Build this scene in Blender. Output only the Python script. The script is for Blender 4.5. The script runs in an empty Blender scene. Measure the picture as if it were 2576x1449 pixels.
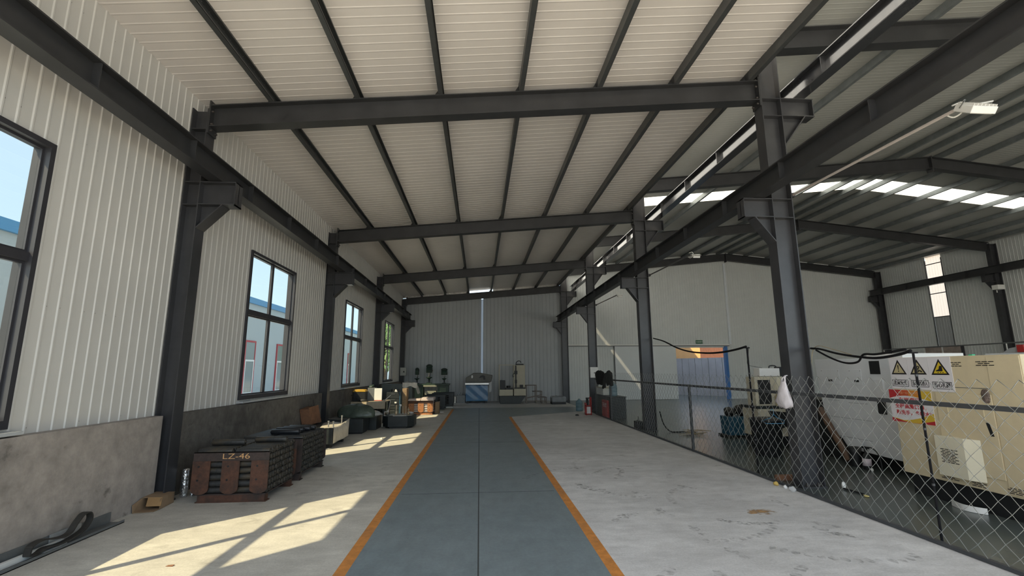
import bpy, bmesh, math, random
from mathutils import Vector, Matrix, Euler
R = math.radians
SC = bpy.context.scene
COL = SC.collection
random.seed(7)

# ------------------------------------------------------------------ camera
YAW, PITCH, ROLL, FPX, CAMH = 0.07, 0.1747, -0.0061, 1169.04, 1.5843
cam_d = bpy.data.cameras.new('camera')
cam_d.sensor_fit = 'HORIZONTAL'
cam_d.sensor_width = 36.0
cam_d.lens = FPX / 2576.0 * 36.0
cam_d.clip_start = 0.05
cam_d.clip_end = 500
cam = bpy.data.objects.new('camera', cam_d)
COL.objects.link(cam)
fwd = Vector((math.sin(YAW) * math.cos(PITCH), math.cos(YAW) * math.cos(PITCH), math.sin(PITCH)))
rgt = Vector((math.cos(YAW), -math.sin(YAW), 0))
upv = rgt.cross(fwd)
r2 = rgt * math.cos(ROLL) + upv * -math.sin(-ROLL) * -1
r2 = (rgt * math.cos(ROLL) + upv * math.sin(ROLL)).normalized()
u2 = r2.cross(fwd).normalized()
M = Matrix((r2, u2, -fwd)).transposed().to_4x4()
M.translation = Vector((0, 0, CAMH))
cam.matrix_world = M
SC.camera = cam

# ------------------------------------------------------------------ world, sun, exposure
SUN_DIR = Vector((2.68, 2.53, -3.65)).normalized()
w = bpy.data.worlds.new('sky_world')
SC.world = w
w.use_nodes = True
nt = w.node_tree
bg = nt.nodes['Background']
sky = nt.nodes.new('ShaderNodeTexSky')
sky.sky_type = 'NISHITA'
sky.sun_disc = False
sky.sun_elevation = R(44.7)
sky.sun_rotation = math.atan2(-SUN_DIR.x, -SUN_DIR.y)
sky.air_density = 1.0
sky.dust_density = 2.0
sky.ozone_density = 1.0
mixw = nt.nodes.new('ShaderNodeMix')
mixw.data_type = 'RGBA'
mixw.inputs[0].default_value = 0.5
nt.links.new(sky.outputs[0], mixw.inputs[6])
mixw.inputs[7].default_value = (5.7, 6.9, 7.7, 1)
nt.links.new(mixw.outputs[2], bg.inputs[0])
bg.inputs[1].default_value = 0.15
sun_d = bpy.data.lights.new('sun', 'SUN')
sun_d.energy = 5.6
sun_d.angle = R(0.6)
sun_d.color = (1.0, 0.79, 0.50)
sun = bpy.data.objects.new('sun', sun_d)
COL.objects.link(sun)
sun.rotation_euler = SUN_DIR.to_track_quat('-Z', 'Y').to_euler()
sun.location = (-20, -20, 30)
SC.view_settings.view_transform = 'Standard'
SC.view_settings.look = 'None'
SC.view_settings.gamma = 1
SC.view_settings.use_curve_mapping = False
SC.view_settings.exposure = 1.2
SC.cycles.max_bounces = 8
SC.cycles.diffuse_bounces = 6
SC.cycles.glossy_bounces = 3
SC.cycles.transmission_bounces = 4
SC.cycles.transparent_max_bounces = 12
SC.cycles.sample_clamp_indirect = 6.0
SC.cycles.caustics_reflective = False
SC.cycles.caustics_refractive = False

# ------------------------------------------------------------------ materials
MATS = {}
def mat(name, col, rough=0.6, metal=0.0, var=0.0, scale=6.0, bump=0.0, bscale=40.0, spec=0.5, stretch=None, trans=0.0, alpha=1.0):
    """procedural Principled material; var = brightness variation from noise, bump = fine noise relief"""
    m = bpy.data.materials.new(name)
    m.use_nodes = True
    t = m.node_tree
    b = t.nodes['Principled BSDF']
    b.inputs['Base Color'].default_value = (*col, 1)
    b.inputs['Roughness'].default_value = rough
    b.inputs['Metallic'].default_value = metal
    b.inputs['Specular IOR Level'].default_value = spec
    if trans: b.inputs['Transmission Weight'].default_value = trans
    if alpha < 1: b.inputs['Alpha'].default_value = alpha
    if var or bump:
        tc = t.nodes.new('ShaderNodeTexCoord')
        mp = t.nodes.new('ShaderNodeMapping')
        if stretch: mp.inputs['Scale'].default_value = stretch
        t.links.new(tc.outputs['Object'], mp.inputs[0])
    if var:
        n = t.nodes.new('ShaderNodeTexNoise')
        n.inputs['Scale'].default_value = scale
        n.inputs['Detail'].default_value = 6
        n.inputs['Roughness'].default_value = 0.65
        t.links.new(mp.outputs[0], n.inputs[0])
        mr = t.nodes.new('ShaderNodeMapRange')
        mr.inputs[1].default_value = 0.3; mr.inputs[2].default_value = 0.7
        mr.inputs[3].default_value = 1 - var; mr.inputs[4].default_value = 1 + var
        t.links.new(n.outputs[0], mr.inputs[0])
        mx = t.nodes.new('ShaderNodeMix'); mx.data_type = 'RGBA'; mx.blend_type = 'MULTIPLY'
        mx.inputs[0].default_value = 1
        mx.inputs[6].default_value = (*col, 1)
        t.links.new(mr.outputs[0], mx.inputs[7])
        t.links.new(mx.outputs[2], b.inputs['Base Color'])
    if bump:
        n2 = t.nodes.new('ShaderNodeTexNoise')
        n2.inputs['Scale'].default_value = bscale
        n2.inputs['Detail'].default_value = 4
        t.links.new(mp.outputs[0], n2.inputs[0])
        bp = t.nodes.new('ShaderNodeBump')
        bp.inputs['Strength'].default_value = bump
        bp.inputs['Distance'].default_value = 0.02
        t.links.new(n2.outputs[0], bp.inputs['Height'])
        t.links.new(bp.outputs[0], b.inputs['Normal'])
    MATS[name] = m
    return m

def two_tone(name, c1, c2, rough=0.7, scale=3.0, lo=0.45, hi=0.6, metal=0.0, bump=0.0, var=0.12, c3=None, scale3=14.0, lo3=0.62, hi3=0.72):
    """base colour with blotches of a second colour (rust, dirt, stains), optional third"""
    m = mat(name, c1, rough, metal, var, scale * 5, bump, scale * 18)
    t = m.node_tree
    b = t.nodes['Principled BSDF']
    prev = b.inputs['Base Color'].links[0].from_socket
    mp = [n for n in t.nodes if n.type == 'MAPPING'][0]
    for (cc, s, a, h) in ((c2, scale, lo, hi), (c3, scale3, lo3, hi3)):
        if cc is None: continue
        n = t.nodes.new('ShaderNodeTexNoise')
        n.inputs['Scale'].default_value = s; n.inputs['Detail'].default_value = 8; n.inputs['Roughness'].default_value = 0.6
        t.links.new(mp.outputs[0], n.inputs[0])
        mr = t.nodes.new('ShaderNodeMapRange')
        mr.inputs[1].default_value = a; mr.inputs[2].default_value = h
        t.links.new(n.outputs[0], mr.inputs[0])
        mx = t.nodes.new('ShaderNodeMix'); mx.data_type = 'RGBA'
        t.links.new(mr.outputs[0], mx.inputs[0])
        t.links.new(prev, mx.inputs[6])
        mx.inputs[7].default_value = (*cc, 1)
        prev = mx.outputs[2]
    t.links.new(prev, b.inputs['Base Color'])
    return m

def clear_mat(name, tint=(1, 1, 1), gloss=0.06, rough=0.02):
    m = bpy.data.materials.new(name); m.use_nodes = True
    t = m.node_tree
    for n in list(t.nodes):
        if n.type != 'OUTPUT_MATERIAL': t.nodes.remove(n)
    out = t.nodes[0]
    a = t.nodes.new('ShaderNodeBsdfTransparent'); a.inputs[0].default_value = (*tint, 1)
    g = t.nodes.new('ShaderNodeBsdfGlossy'); g.inputs['Roughness'].default_value = rough
    mx = t.nodes.new('ShaderNodeMixShader'); mx.inputs[0].default_value = gloss
    t.links.new(a.outputs[0], mx.inputs[1]); t.links.new(g.outputs[0], mx.inputs[2]); t.links.new(mx.outputs[0], out.inputs[0])
    MATS[name] = m
    return m

def film_mat(name, col=(0.8, 0.8, 0.8), clear=0.45, rough=0.15):
    """wrinkled plastic film: part see-through, part glossy white"""
    m = mat(name, col, rough, 0, 0, bump=0.9, bscale=14)
    m.node_tree.nodes['Principled BSDF'].inputs['Alpha'].default_value = 1 - clear
    return m

def trans_mat(name, col, w=0.75):
    """translucent sheet (daylight panel)"""
    m = bpy.data.materials.new(name); m.use_nodes = True
    t = m.node_tree
    for n in list(t.nodes):
        if n.type != 'OUTPUT_MATERIAL': t.nodes.remove(n)
    out = t.nodes[0]
    a = t.nodes.new('ShaderNodeBsdfTranslucent'); a.inputs[0].default_value = (*col, 1)
    d = t.nodes.new('ShaderNodeBsdfDiffuse'); d.inputs[0].default_value = (*col, 1)
    mx = t.nodes.new('ShaderNodeMixShader'); mx.inputs[0].default_value = 1 - w
    t.links.new(a.outputs[0], mx.inputs[1]); t.links.new(d.outputs[0], mx.inputs[2]); t.links.new(mx.outputs[0], out.inputs[0])
    MATS[name] = m
    return m

M_SHEET = mat('white_sheet', (0.60, 0.595, 0.575), 0.42, 0, 0.04, 1.5)
M_SHEETH = mat('hall_white_sheet', (0.64, 0.665, 0.66), 0.40, 0, 0.04, 1.5)
M_SHEETG = mat('grey_sheet', (0.42, 0.44, 0.455), 0.38, 0, 0.05, 1.2)
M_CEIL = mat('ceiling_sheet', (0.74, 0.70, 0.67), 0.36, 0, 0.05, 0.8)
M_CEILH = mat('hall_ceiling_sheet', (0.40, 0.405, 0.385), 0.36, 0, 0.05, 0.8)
M_STEEL = mat('dark_grey_paint', (0.030, 0.031, 0.034), 0.45, 0, 0.25, 2.5)
M_STEELB = mat('column_paint', (0.042, 0.043, 0.048), 0.32, 0, 0.25, 2.5)
M_STEELG = mat('glossy_grey_paint', (0.040, 0.042, 0.048), 0.14, 0, 0.15, 2.5, spec=.9)
M_GALV = mat('purlin_paint', (0.075, 0.08, 0.082), 0.4, 0.3, 0.2, 4)
M_GALVH = mat('galvanised_purlin', (0.20, 0.22, 0.23), 0.4, 0.4, 0.2, 4)
M_FRAME = mat('window_frame_paint', (0.035, 0.035, 0.042), 0.4, 0, 0.1, 4)
M_GLASS = clear_mat('window_glass', (0.725, 0.755, 0.75), 0.05)
M_BOLT = mat('bolt_steel', (0.10, 0.09, 0.085), 0.5, 0.5, 0.2, 20)
M_WHITE = mat('white_paint', (0.75, 0.75, 0.73), 0.45, 0, 0.05, 4)
M_PVC = mat('white_trim', (0.72, 0.76, 0.80), 0.4, 0, 0.05, 4)
M_DAY = trans_mat('daylight_sheet', (0.85, 0.88, 0.85))
M_DAYP = trans_mat('daylight_sheet_wall', (0.80, 0.66, 0.55))
M_DADO = two_tone('rough_cement', (0.33, 0.298, 0.275), (0.085, 0.078, 0.072), 0.9, 1.3, 0.54, 0.78, bump=0.25, var=0.22, c3=(0.07, 0.062, 0.056), scale3=2.6, lo3=0.60, hi3=0.70)
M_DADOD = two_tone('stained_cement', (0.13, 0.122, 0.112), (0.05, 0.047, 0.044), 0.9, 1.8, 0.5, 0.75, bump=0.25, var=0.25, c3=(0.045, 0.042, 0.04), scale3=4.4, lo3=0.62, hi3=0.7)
M_CONC = two_tone('concrete_floor', (0.61, 0.61, 0.61), (0.46, 0.46, 0.46), 0.62, 0.55, 0.42, 0.72, bump=0.08, var=0.14, c3=(0.22, 0.21, 0.205), scale3=2.1, lo3=0.64, hi3=0.82)
M_CONCD = two_tone('left_concrete_floor', (0.56, 0.54, 0.49), (0.45, 0.435, 0.395), 0.65, 0.6, 0.42, 0.72, bump=0.08, var=0.14, c3=(0.20, 0.19, 0.175), scale3=2.3, lo3=0.6, hi3=0.8)  # slightly darker, warmer concrete for the floor strip along the left wall
M_EPOXY = two_tone('grey_green_epoxy', (0.195, 0.24, 0.262), (0.23, 0.275, 0.295), 0.36, 0.8, 0.45, 0.75, var=0.12, c3=(0.31, 0.345, 0.36), scale3=5.0, lo3=0.68, hi3=0.86)
M_EPOXYH = two_tone('hall_epoxy', (0.075, 0.09, 0.086), (0.11, 0.122, 0.118), 0.27, 0.5, 0.45, 0.75, var=0.1)
M_ORANGE = two_tone('orange_line_paint', (0.58, 0.235, 0.055), (0.36, 0.17, 0.07), 0.6, 2.2, 0.5, 0.8, var=0.15)
M_JOINT = mat('floor_joint', (0.05, 0.055, 0.055), 0.8)

# ------------------------------------------------------------------ mesh helpers
class MB:
    def __init__(s): s.v = []; s.f = []; s.m = []; s.s = []
    def add(s, vs, fs, mi=0, sm=False):
        o = len(s.v)
        s.v += [tuple(v) for v in vs]
        for f in fs:
            s.f.append([i + o for i in f]); s.m.append(mi); s.s.append(sm)
        return s
    def box(s, x0, x1, y0, y1, z0, z1, mi=0):
        if x0 > x1: x0, x1 = x1, x0
        if y0 > y1: y0, y1 = y1, y0
        if z0 > z1: z0, z1 = z1, z0
        return s.hexa([(x0, y0, z0), (x1, y0, z0), (x1, y1, z0), (x0, y1, z0), (x0, y0, z1), (x1, y0, z1), (x1, y1, z1), (x0, y1, z1)], mi)
    def hexa(s, p, mi=0):
        return s.add(p, [(0, 3, 2, 1), (4, 5, 6, 7), (0, 1, 5, 4), (1, 2, 6, 5), (2, 3, 7, 6), (3, 0, 4, 7)], mi)
    def obox(s, c, ax, ay, az, mi=0):
        c, ax, ay, az = map(Vector, (c, ax, ay, az))
        return s.hexa([c - ax - ay - az, c + ax - ay - az, c + ax + ay - az, c - ax + ay - az, c - ax - ay + az, c + ax - ay + az, c + ax + ay + az, c - ax + ay + az], mi)
    def prism(s, pts, axis, a, b, mi=0):
        n = len(pts)
        def P(q, t): return {'X': (t, q[0], q[1]), 'Y': (q[0], t, q[1]), 'Z': (q[0], q[1], t)}[axis]
        vs = [P(q, a) for q in pts] + [P(q, b) for q in pts]
        fs = [tuple(range(n))[::-1], tuple(range(n, 2 * n))] + [(i, (i + 1) % n, n + (i + 1) % n, n + i) for i in range(n)]
        return s.add(vs, fs, mi)
    def cyl(s, p0, p1, r0, r1=None, n=12, mi=0, sm=True, caps=True):
        r1 = r0 if r1 is None else r1
        p0, p1 = Vector(p0), Vector(p1)
        d = (p1 - p0).normalized()
        a = d.orthogonal().normalized(); b = d.cross(a)
        vs = []
        for p, r in ((p0, r0), (p1, r1)):
            for i in range(n):
                t = 2 * math.pi * i / n
                vs.append(p + (a * math.cos(t) + b * math.sin(t)) * r)
        s.add(vs, [(i, (i + 1) % n, n + (i + 1) % n, n + i) for i in range(n)], mi, sm)
        if caps: s.add(vs, [tuple(range(n))[::-1], tuple(range(n, 2 * n))], mi)
        return s
    def tube(s, path, r, n=6, mi=0, closed=False):
        P = [Vector(p) for p in path]; L = len(P)
        rr = r if isinstance(r, (list, tuple)) else [r] * L
        vs = []; a = None
        for i in range(L):
            if closed: d = P[(i + 1) % L] - P[i - 1]
            else: d = P[min(i + 1, L - 1)] - P[max(i - 1, 0)]
            d.normalize()
            if a is None: a = d.orthogonal().normalized()
            a = (a - d * a.dot(d))
            a = a.normalized() if a.length > 1e-6 else d.orthogonal().normalized()
            b = d.cross(a)
            for k in range(n):
                t = 2 * math.pi * k / n
                vs.append(P[i] + (a * math.cos(t) + b * math.sin(t)) * rr[i])
        fs = []
        for i in range(L if closed else L - 1):
            j = (i + 1) % L
            for k in range(n):
                fs.append((i * n + k, i * n + (k + 1) % n, j * n + (k + 1) % n, j * n + k))
        if not closed: fs += [tuple(range(n))[::-1], tuple(range((L - 1) * n, L * n))]
        return s.add(vs, fs, mi, True)
    def lathe(s, prof, c=(0, 0, 0), n=20, mi=0, sm=True, axis='Z'):
        vs = []
        for r, z in prof:
            for k in range(n):
                t = 2 * math.pi * k / n
                q = (r * math.cos(t), r * math.sin(t), z)
                if axis == 'X': q = (q[2], q[0], q[1])
                if axis == 'Y': q = (q[0], q[2], q[1])
                vs.append((c[0] + q[0], c[1] + q[1], c[2] + q[2]))
        fs = []
        for i in range(len(prof) - 1):
            for k in range(n):
                fs.append((i * n + k, i * n + (k + 1) % n, (i + 1) * n + (k + 1) % n, (i + 1) * n + k))
        fs += [tuple(range(n))[::-1], tuple(range((len(prof) - 1) * n, len(prof) * n))]
        return s.add(vs, fs, mi, sm)
    def blob(s, c, rx, ry, rz, mi=0, nu=20, nv=12, noise=0.1, seed=0, zmin=None, amp2=0.05):
        rnd = random.Random(seed)
        ph = [rnd.uniform(0, 6.28) for _ in range(8)]
        vs = []
        for j in range(nv + 1):
            th = math.pi * j / nv
            for i in range(nu):
                a = 2 * math.pi * i / nu
                k = 1 + noise * math.sin(2 * a + ph[0] + 1.5 * th) * math.sin(th) + noise * .7 * math.sin(3 * a + ph[1]) * math.sin(2 * th + ph[2]) + amp2 * math.sin(7 * a + ph[3] + 4 * th) * math.sin(th)
                x, y, z = rx * math.sin(th) * math.cos(a) * k, ry * math.sin(th) * math.sin(a) * k, rz * math.cos(th) * k
                z = z + c[2]
                if zmin is not None and z < zmin: z = zmin
                vs.append((c[0] + x, c[1] + y, z))
        fs = []
        for j in range(nv):
            for i in range(nu):
                fs.append((j * nu + i, (j + 1) * nu + i, (j + 1) * nu + (i + 1) % nu, j * nu + (i + 1) % nu))
        return s.add(vs, fs, mi, True)
    def ibeam(s, p0, p1, h, b, tf=0.014, tw=0.01, up=(0, 0, 1), mi=0):
        """I-section from p0 to p1; p is the centre of the section; h along up, b across"""
        p0, p1 = Vector(p0), Vector(p1)
        d = (p1 - p0).normalized(); u = Vector(up); u = (u - d * u.dot(d)).normalized(); a = d.cross(u).normalized()
        c = (p0 + p1) / 2; L = (p1 - p0) / 2
        s.obox(c + u * (h / 2 - tf / 2), L, a * b / 2, u * tf / 2, mi)
        s.obox(c - u * (h / 2 - tf / 2), L, a * b / 2, u * tf / 2, mi)
        s.obox(c, L, a * tw / 2, u * (h / 2 - tf), mi)
        return s

ORG = {}      # world origin of every object: parts are built in world coordinates about it
LOCAL = set() # things whose parts are given in the thing's own axes
def obj(name, mb, mats, parent=None, bevel=0, origin=None, label=None, cat=None, group=None, kind=None, fix=True):
    me = bpy.data.meshes.new(name)
    if parent is not None:
        o0 = Vector((0, 0, 0)) if parent.name in LOCAL else ORG[parent.name]
    elif origin is not None: o0 = Vector(origin)
    else:
        xs = [v[0] for v in mb.v]; ys = [v[1] for v in mb.v]; zs = [v[2] for v in mb.v]
        o0 = Vector(((min(xs) + max(xs)) / 2, (min(ys) + max(ys)) / 2, min(zs)))
    me.from_pydata([(v[0] - o0[0], v[1] - o0[1], v[2] - o0[2]) for v in mb.v], [], mb.f)
    if not isinstance(mats, (list, tuple)): mats = [mats]
    for m in mats: me.materials.append(m)
    me.polygons.foreach_set('material_index', mb.m)
    me.polygons.foreach_set('use_smooth', mb.s)
    me.update()
    if fix:
        bm = bmesh.new(); bm.from_mesh(me)
        bmesh.ops.recalc_face_normals(bm, faces=bm.faces)
        bm.to_mesh(me); bm.free()
    o = bpy.data.objects.new(name, me)
    COL.objects.link(o)
    if parent is not None:
        o.parent = parent
        if parent.name in LOCAL: LOCAL.add(o.name)
        ORG[o.name] = ORG[parent.name]
    else:
        o.location = o0; ORG[o.name] = o0
    if bevel:
        bv = o.modifiers.new('bevel', 'BEVEL'); bv.width = bevel; bv.segments = 2; bv.limit_method = 'ANGLE'; bv.angle_limit = R(40)
    tag(o, label, cat, group, kind)
    return o
def tag(o, label=None, cat=None, group=None, kind=None):
    if label: o['label'] = label
    if cat: o['category'] = cat
    if group: o['group'] = group
    if kind: o['kind'] = kind
    return o
def thing(name, label, cat, loc, rz=0.0, group=None, local=False):
    o = bpy.data.objects.new(name, None)
    o.empty_display_size = 0.1
    COL.objects.link(o)
    o.location = loc; o.rotation_euler = (0, 0, rz)
    ORG[o.name] = Vector(loc)
    if local or rz: LOCAL.add(o.name)
    return tag(o, label, cat, group)
def struct(name, mb, mats, parent=None, **k):
    return obj(name, mb, mats, parent, kind=None if parent else 'structure', **k)
def copy_tree(o, loc, label=None, parent=None, rz=None):
    c = o.copy(); COL.objects.link(c)
    if parent: c.parent = parent
    else:
        c.location = loc
        if rz is not None: c.rotation_euler.z = rz
    if label: c['label'] = label
    for ch in o.children: copy_tree(ch, None, None, c)
    return c
def text(name, s, size, parent, m, place, thick=0.0008, bold=0.0, squeeze=1.0, align='CENTER'):
    """lettering as a thin mesh; place = 4x4 matrix relative to the parent's axes (x right, y up, z out)"""
    cu = bpy.data.curves.new(name, 'FONT')
    cu.body = s; cu.size = size; cu.align_x = align; cu.align_y = 'CENTER'; cu.extrude = thick; cu.offset = bold
    t = bpy.data.objects.new(name, cu); COL.objects.link(t)
    dg = bpy.context.evaluated_depsgraph_get()
    me = bpy.data.meshes.new_from_object(t.evaluated_get(dg))
    COL.objects.unlink(t); bpy.data.objects.remove(t)
    me.transform(Matrix.Diagonal((squeeze, 1, 1, 1)))
    me.transform(place)
    if parent.name not in LOCAL: me.transform(Matrix.Translation(-ORG[parent.name]))
    me.materials.clear(); me.materials.append(m)
    o = bpy.data.objects.new(name, me); COL.objects.link(o); o.parent = parent
    ORG[o.name] = ORG[parent.name]
    if parent.name in LOCAL: LOCAL.add(o.name)
    return o
def face_mx(p, right, up):
    right = Vector(right).normalized(); up = Vector(up).normalized(); n = right.cross(up)
    m = Matrix((right, up, n)).transposed().to_4x4(); m.translation = Vector(p); return m

# ------------------------------------------------------------------ dimensions
FR = [6.4, 12.4, 18.4, 24.4]              # frame lines
XWL, XAI = -4.06, -3.83                   # left sheet wall face, left columns' inner flange
XB0, XB1 = 4.33, 4.65                     # middle row of columns
XC0, XC1 = 22.33, 22.65                   # right row of columns
YF, YE = -0.8, 24.66                      # front and end walls
XRW = 22.72
ZT = lambda x: 5.645 + 0.0875 * x         # top of the lean-to rafters
RIDGE = 13.66
ZH = lambda x: 7.9 - 0.105 * abs(x - RIDGE)
PUR = 0.16

# ------------------------------------------------------------------ floor
fl = MB()
def poly(mb, pts, mi, z=0.0): mb.add([(x, y, z) for x, y in pts], [tuple(range(len(pts)))], mi)
LW = 0.10
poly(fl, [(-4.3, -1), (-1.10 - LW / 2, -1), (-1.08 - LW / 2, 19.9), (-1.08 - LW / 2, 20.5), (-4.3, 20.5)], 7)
poly(fl, [(-1.10 - LW / 2, -1), (-1.10 + LW / 2, -1), (-1.08 + LW / 2, 19.9), (-1.08 - LW / 2, 19.9)], 1)
poly(fl, [(-1.08 - LW / 2, 19.9), (-1.08 + LW / 2, 19.9), (-1.08 + LW / 2, 20.5), (-1.08 - LW / 2, 20.5)], 2)
poly(fl, [(-1.10 + LW / 2, -1), (1.10 - LW / 2, -1), (1.06 - LW / 2, 16.4), (1.06 + LW / 2, 16.5), (2.6, 17.4), (4.0, 18.3), (4.28, 18.7), (4.28, 20.5), (-1.08 + LW / 2, 20.5), (-1.08 + LW / 2, 19.9)], 2)
poly(fl, [(1.10 - LW / 2, -1), (1.10 + LW / 2, -1), (1.06 + LW / 2, 16.5), (1.06 - LW / 2, 16.4)], 1)
poly(fl, [(1.10 + LW / 2, -1), (4.22, -1), (4.22, 18.6), (4.0, 18.3), (2.6, 17.4), (1.06 + LW / 2, 16.5)], 0)
poly(fl, [(-4.3, 20.5), (4.28, 20.5), (4.28, 25), (-4.3, 25)], 0)
poly(fl, [(4.22, -1), (23, -1), (23, 25), (4.28, 25), (4.28, 18.7), (4.22, 18.6)], 3)
poly(fl, [(4.28, 25), (23, 25), (23, 45), (4.28, 45)], 3)
# saw-cut joints in the painted aisle
fl.box(-0.006, 0.006, -2, 20.4, 0, 0.0012, 4)
for jy in (2.2, 6.5, 10.8, 15.1):
    fl.box(-1.0, 1.0, jy - 0.004, jy + 0.004, 0, 0.0010, 4)
rnd = random.Random(5)
def smudge(cx, cy, rx, ry, rot, mi, n=14):
    vs = []
    for k in range(n):
        a = 2 * math.pi * k / n; q = 1 + rnd.uniform(-.25, .25)
        x, y = rx * q * math.cos(a), ry * q * math.sin(a)
        vs.append((cx + x * math.cos(rot) - y * math.sin(rot), cy + x * math.sin(rot) + y * math.cos(rot), .0006 + rnd.random() * .0002))
    fl.add(vs, [tuple(range(n))], mi)
def footprint(cx, cy, rot):
    for (oy, rx, ry) in ((.07, .05, .085), (-.085, .04, .05)):
        smudge(cx - oy * math.sin(rot), cy + oy * math.cos(rot), rx, ry, rot, 5, 14)
for k in range(22):
    footprint(rnd.uniform(1.4, 3.7), rnd.uniform(3.7, 7.5), rnd.uniform(-1.2, 1.2))
for k in range(46):
    smudge(rnd.uniform(1.4, 4.0), rnd.uniform(3.8, 15), rnd.uniform(.02, .09), rnd.uniform(.006, .022), rnd.uniform(-.6, .6), 5)
for k in range(12):
    smudge(rnd.uniform(-3.0, -1.4), rnd.uniform(4.2, 18), rnd.uniform(.02, .06), rnd.uniform(.01, .03), rnd.uniform(-.6, .6), 5)
for k in range(9):   # long tyre and drag marks
    cx, cy, r0, a0 = rnd.uniform(1.6, 3.4), rnd.uniform(4.2, 9.0), rnd.uniform(.4, 1.1), rnd.uniform(0, 6)
    for q in range(14):
        a = a0 + q * .09
        smudge(cx + r0 * math.cos(a), cy + r0 * math.sin(a), .05, .035, a, 5, 8)
smudge(3.17, 5.37, .16, .10, .2, 6, 20)
M_SMUDGE = mat('floor_smudge', (0.11, 0.11, 0.108), .8, 0, 0, alpha=.34)
def patchy(m, scale, lo, hi, amax):
    t = m.node_tree; tc = t.nodes.new('ShaderNodeTexCoord'); n = t.nodes.new('ShaderNodeTexNoise'); n.inputs['Scale'].default_value = scale; n.inputs['Detail'].default_value = 7
    t.links.new(tc.outputs['Object'], n.inputs[0]); r = t.nodes.new('ShaderNodeMapRange'); r.inputs[1].default_value = lo; r.inputs[2].default_value = hi; r.inputs[4].default_value = amax
    t.links.new(n.outputs[0], r.inputs[0]); t.links.new(r.outputs[0], t.nodes['Principled BSDF'].inputs['Alpha'])
M_STAINR = mat('rust_stain', (0.42, 0.25, 0.11), .8, 0, .3, 12, alpha=.55)
patchy(M_SMUDGE, 17, .42, .70, .36); patchy(M_STAINR, 9, .40, .62, .85)
def grain(m, scale, amt, streak=None):
    t = m.node_tree; b = t.nodes['Principled BSDF']; prev = b.inputs['Base Color'].links[0].from_socket
    tc = t.nodes.new('ShaderNodeTexCoord'); mp = t.nodes.new('ShaderNodeMapping')
    if streak: mp.inputs['Scale'].default_value = streak
    t.links.new(tc.outputs['Object'], mp.inputs[0]); n = t.nodes.new('ShaderNodeTexNoise'); n.inputs['Scale'].default_value = scale; n.inputs['Detail'].default_value = 8; n.inputs['Roughness'].default_value = .75
    t.links.new(mp.outputs[0], n.inputs[0]); r = t.nodes.new('ShaderNodeMapRange'); r.inputs[1].default_value = .3; r.inputs[2].default_value = .7; r.inputs[3].default_value = 1 - amt; r.inputs[4].default_value = 1 + amt
    t.links.new(n.outputs[0], r.inputs[0]); x = t.nodes.new('ShaderNodeMix'); x.data_type = 'RGBA'; x.blend_type = 'MULTIPLY'; x.inputs[0].default_value = 1
    t.links.new(prev, x.inputs[6]); t.links.new(r.outputs[0], x.inputs[7]); t.links.new(x.outputs[2], b.inputs['Base Color'])
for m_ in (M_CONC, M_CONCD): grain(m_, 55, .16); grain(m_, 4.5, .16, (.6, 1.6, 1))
grain(M_EPOXY, 30, .12); grain(M_EPOXY, 3.0, .14, (2.2, .7, 1)); grain(M_ORANGE, 14, .22)
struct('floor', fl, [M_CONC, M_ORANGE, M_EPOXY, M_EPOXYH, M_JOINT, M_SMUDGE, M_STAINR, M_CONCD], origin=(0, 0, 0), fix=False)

# ------------------------------------------------------------------ ribbed sheet walls
def ribbed(mb, s0, s1, ranges, P, pitch=0.14, rib=0.035, dep=0.0085, breaks=(), mi=0, phase=0.0):
    """sheet with raised ribs; ranges(s) -> [(zlow, zhigh)], P(s, depth, z) -> point"""
    ss = []
    k = math.floor((s0 - phase) / pitch) - 1
    while phase + k * pitch < s1 + pitch:
        b = phase + k * pitch
        ss += [(b, 0), (b + pitch - rib, 0), (b + pitch - rib * 0.7, dep), (b + pitch - rib * 0.3, dep)]
        k += 1
    def dep_at(x):
        for (a, da), (c, dc) in zip(ss, ss[1:]):
            if a <= x <= c and c > a: return da + (dc - da) * (x - a) / (c - a)
        return 0
    ev = sorted(set([round(a, 5) for a, _ in ss if s0 < a < s1] + [s0, s1] + list(breaks)))
    for a, c in zip(ev, ev[1:]):
        da, dc = dep_at(a), dep_at(c)
        ra, rc = ranges((a + c) / 2, a), ranges((a + c) / 2, c)
        for (l0, h0), (l1, h1) in zip(ra, rc):
            mb.add([P(a, da, l0), P(c, dc, l1), P(c, dc, h1), P(a, da, h0)], [(0, 1, 2, 3)], mi)

WIN = [(2.30, 4.42), (8.32, 10.34), (14.25, 16.36), (20.25, 22.36)]
ZW0, ZW1 = 1.11, 3.72
wl = MB()
def rl(mid, s):
    top = ZT(XWL) + PUR + 0.005
    for a, b in WIN:
        if a < mid < b: return [(1.03, ZW0), (ZW1, top)]
    return [(1.03, top)]
ribbed(wl, YF, YE, rl, lambda s, d, z: (XWL + d, s, z), breaks=[q for w_ in WIN for q in w_])
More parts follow.
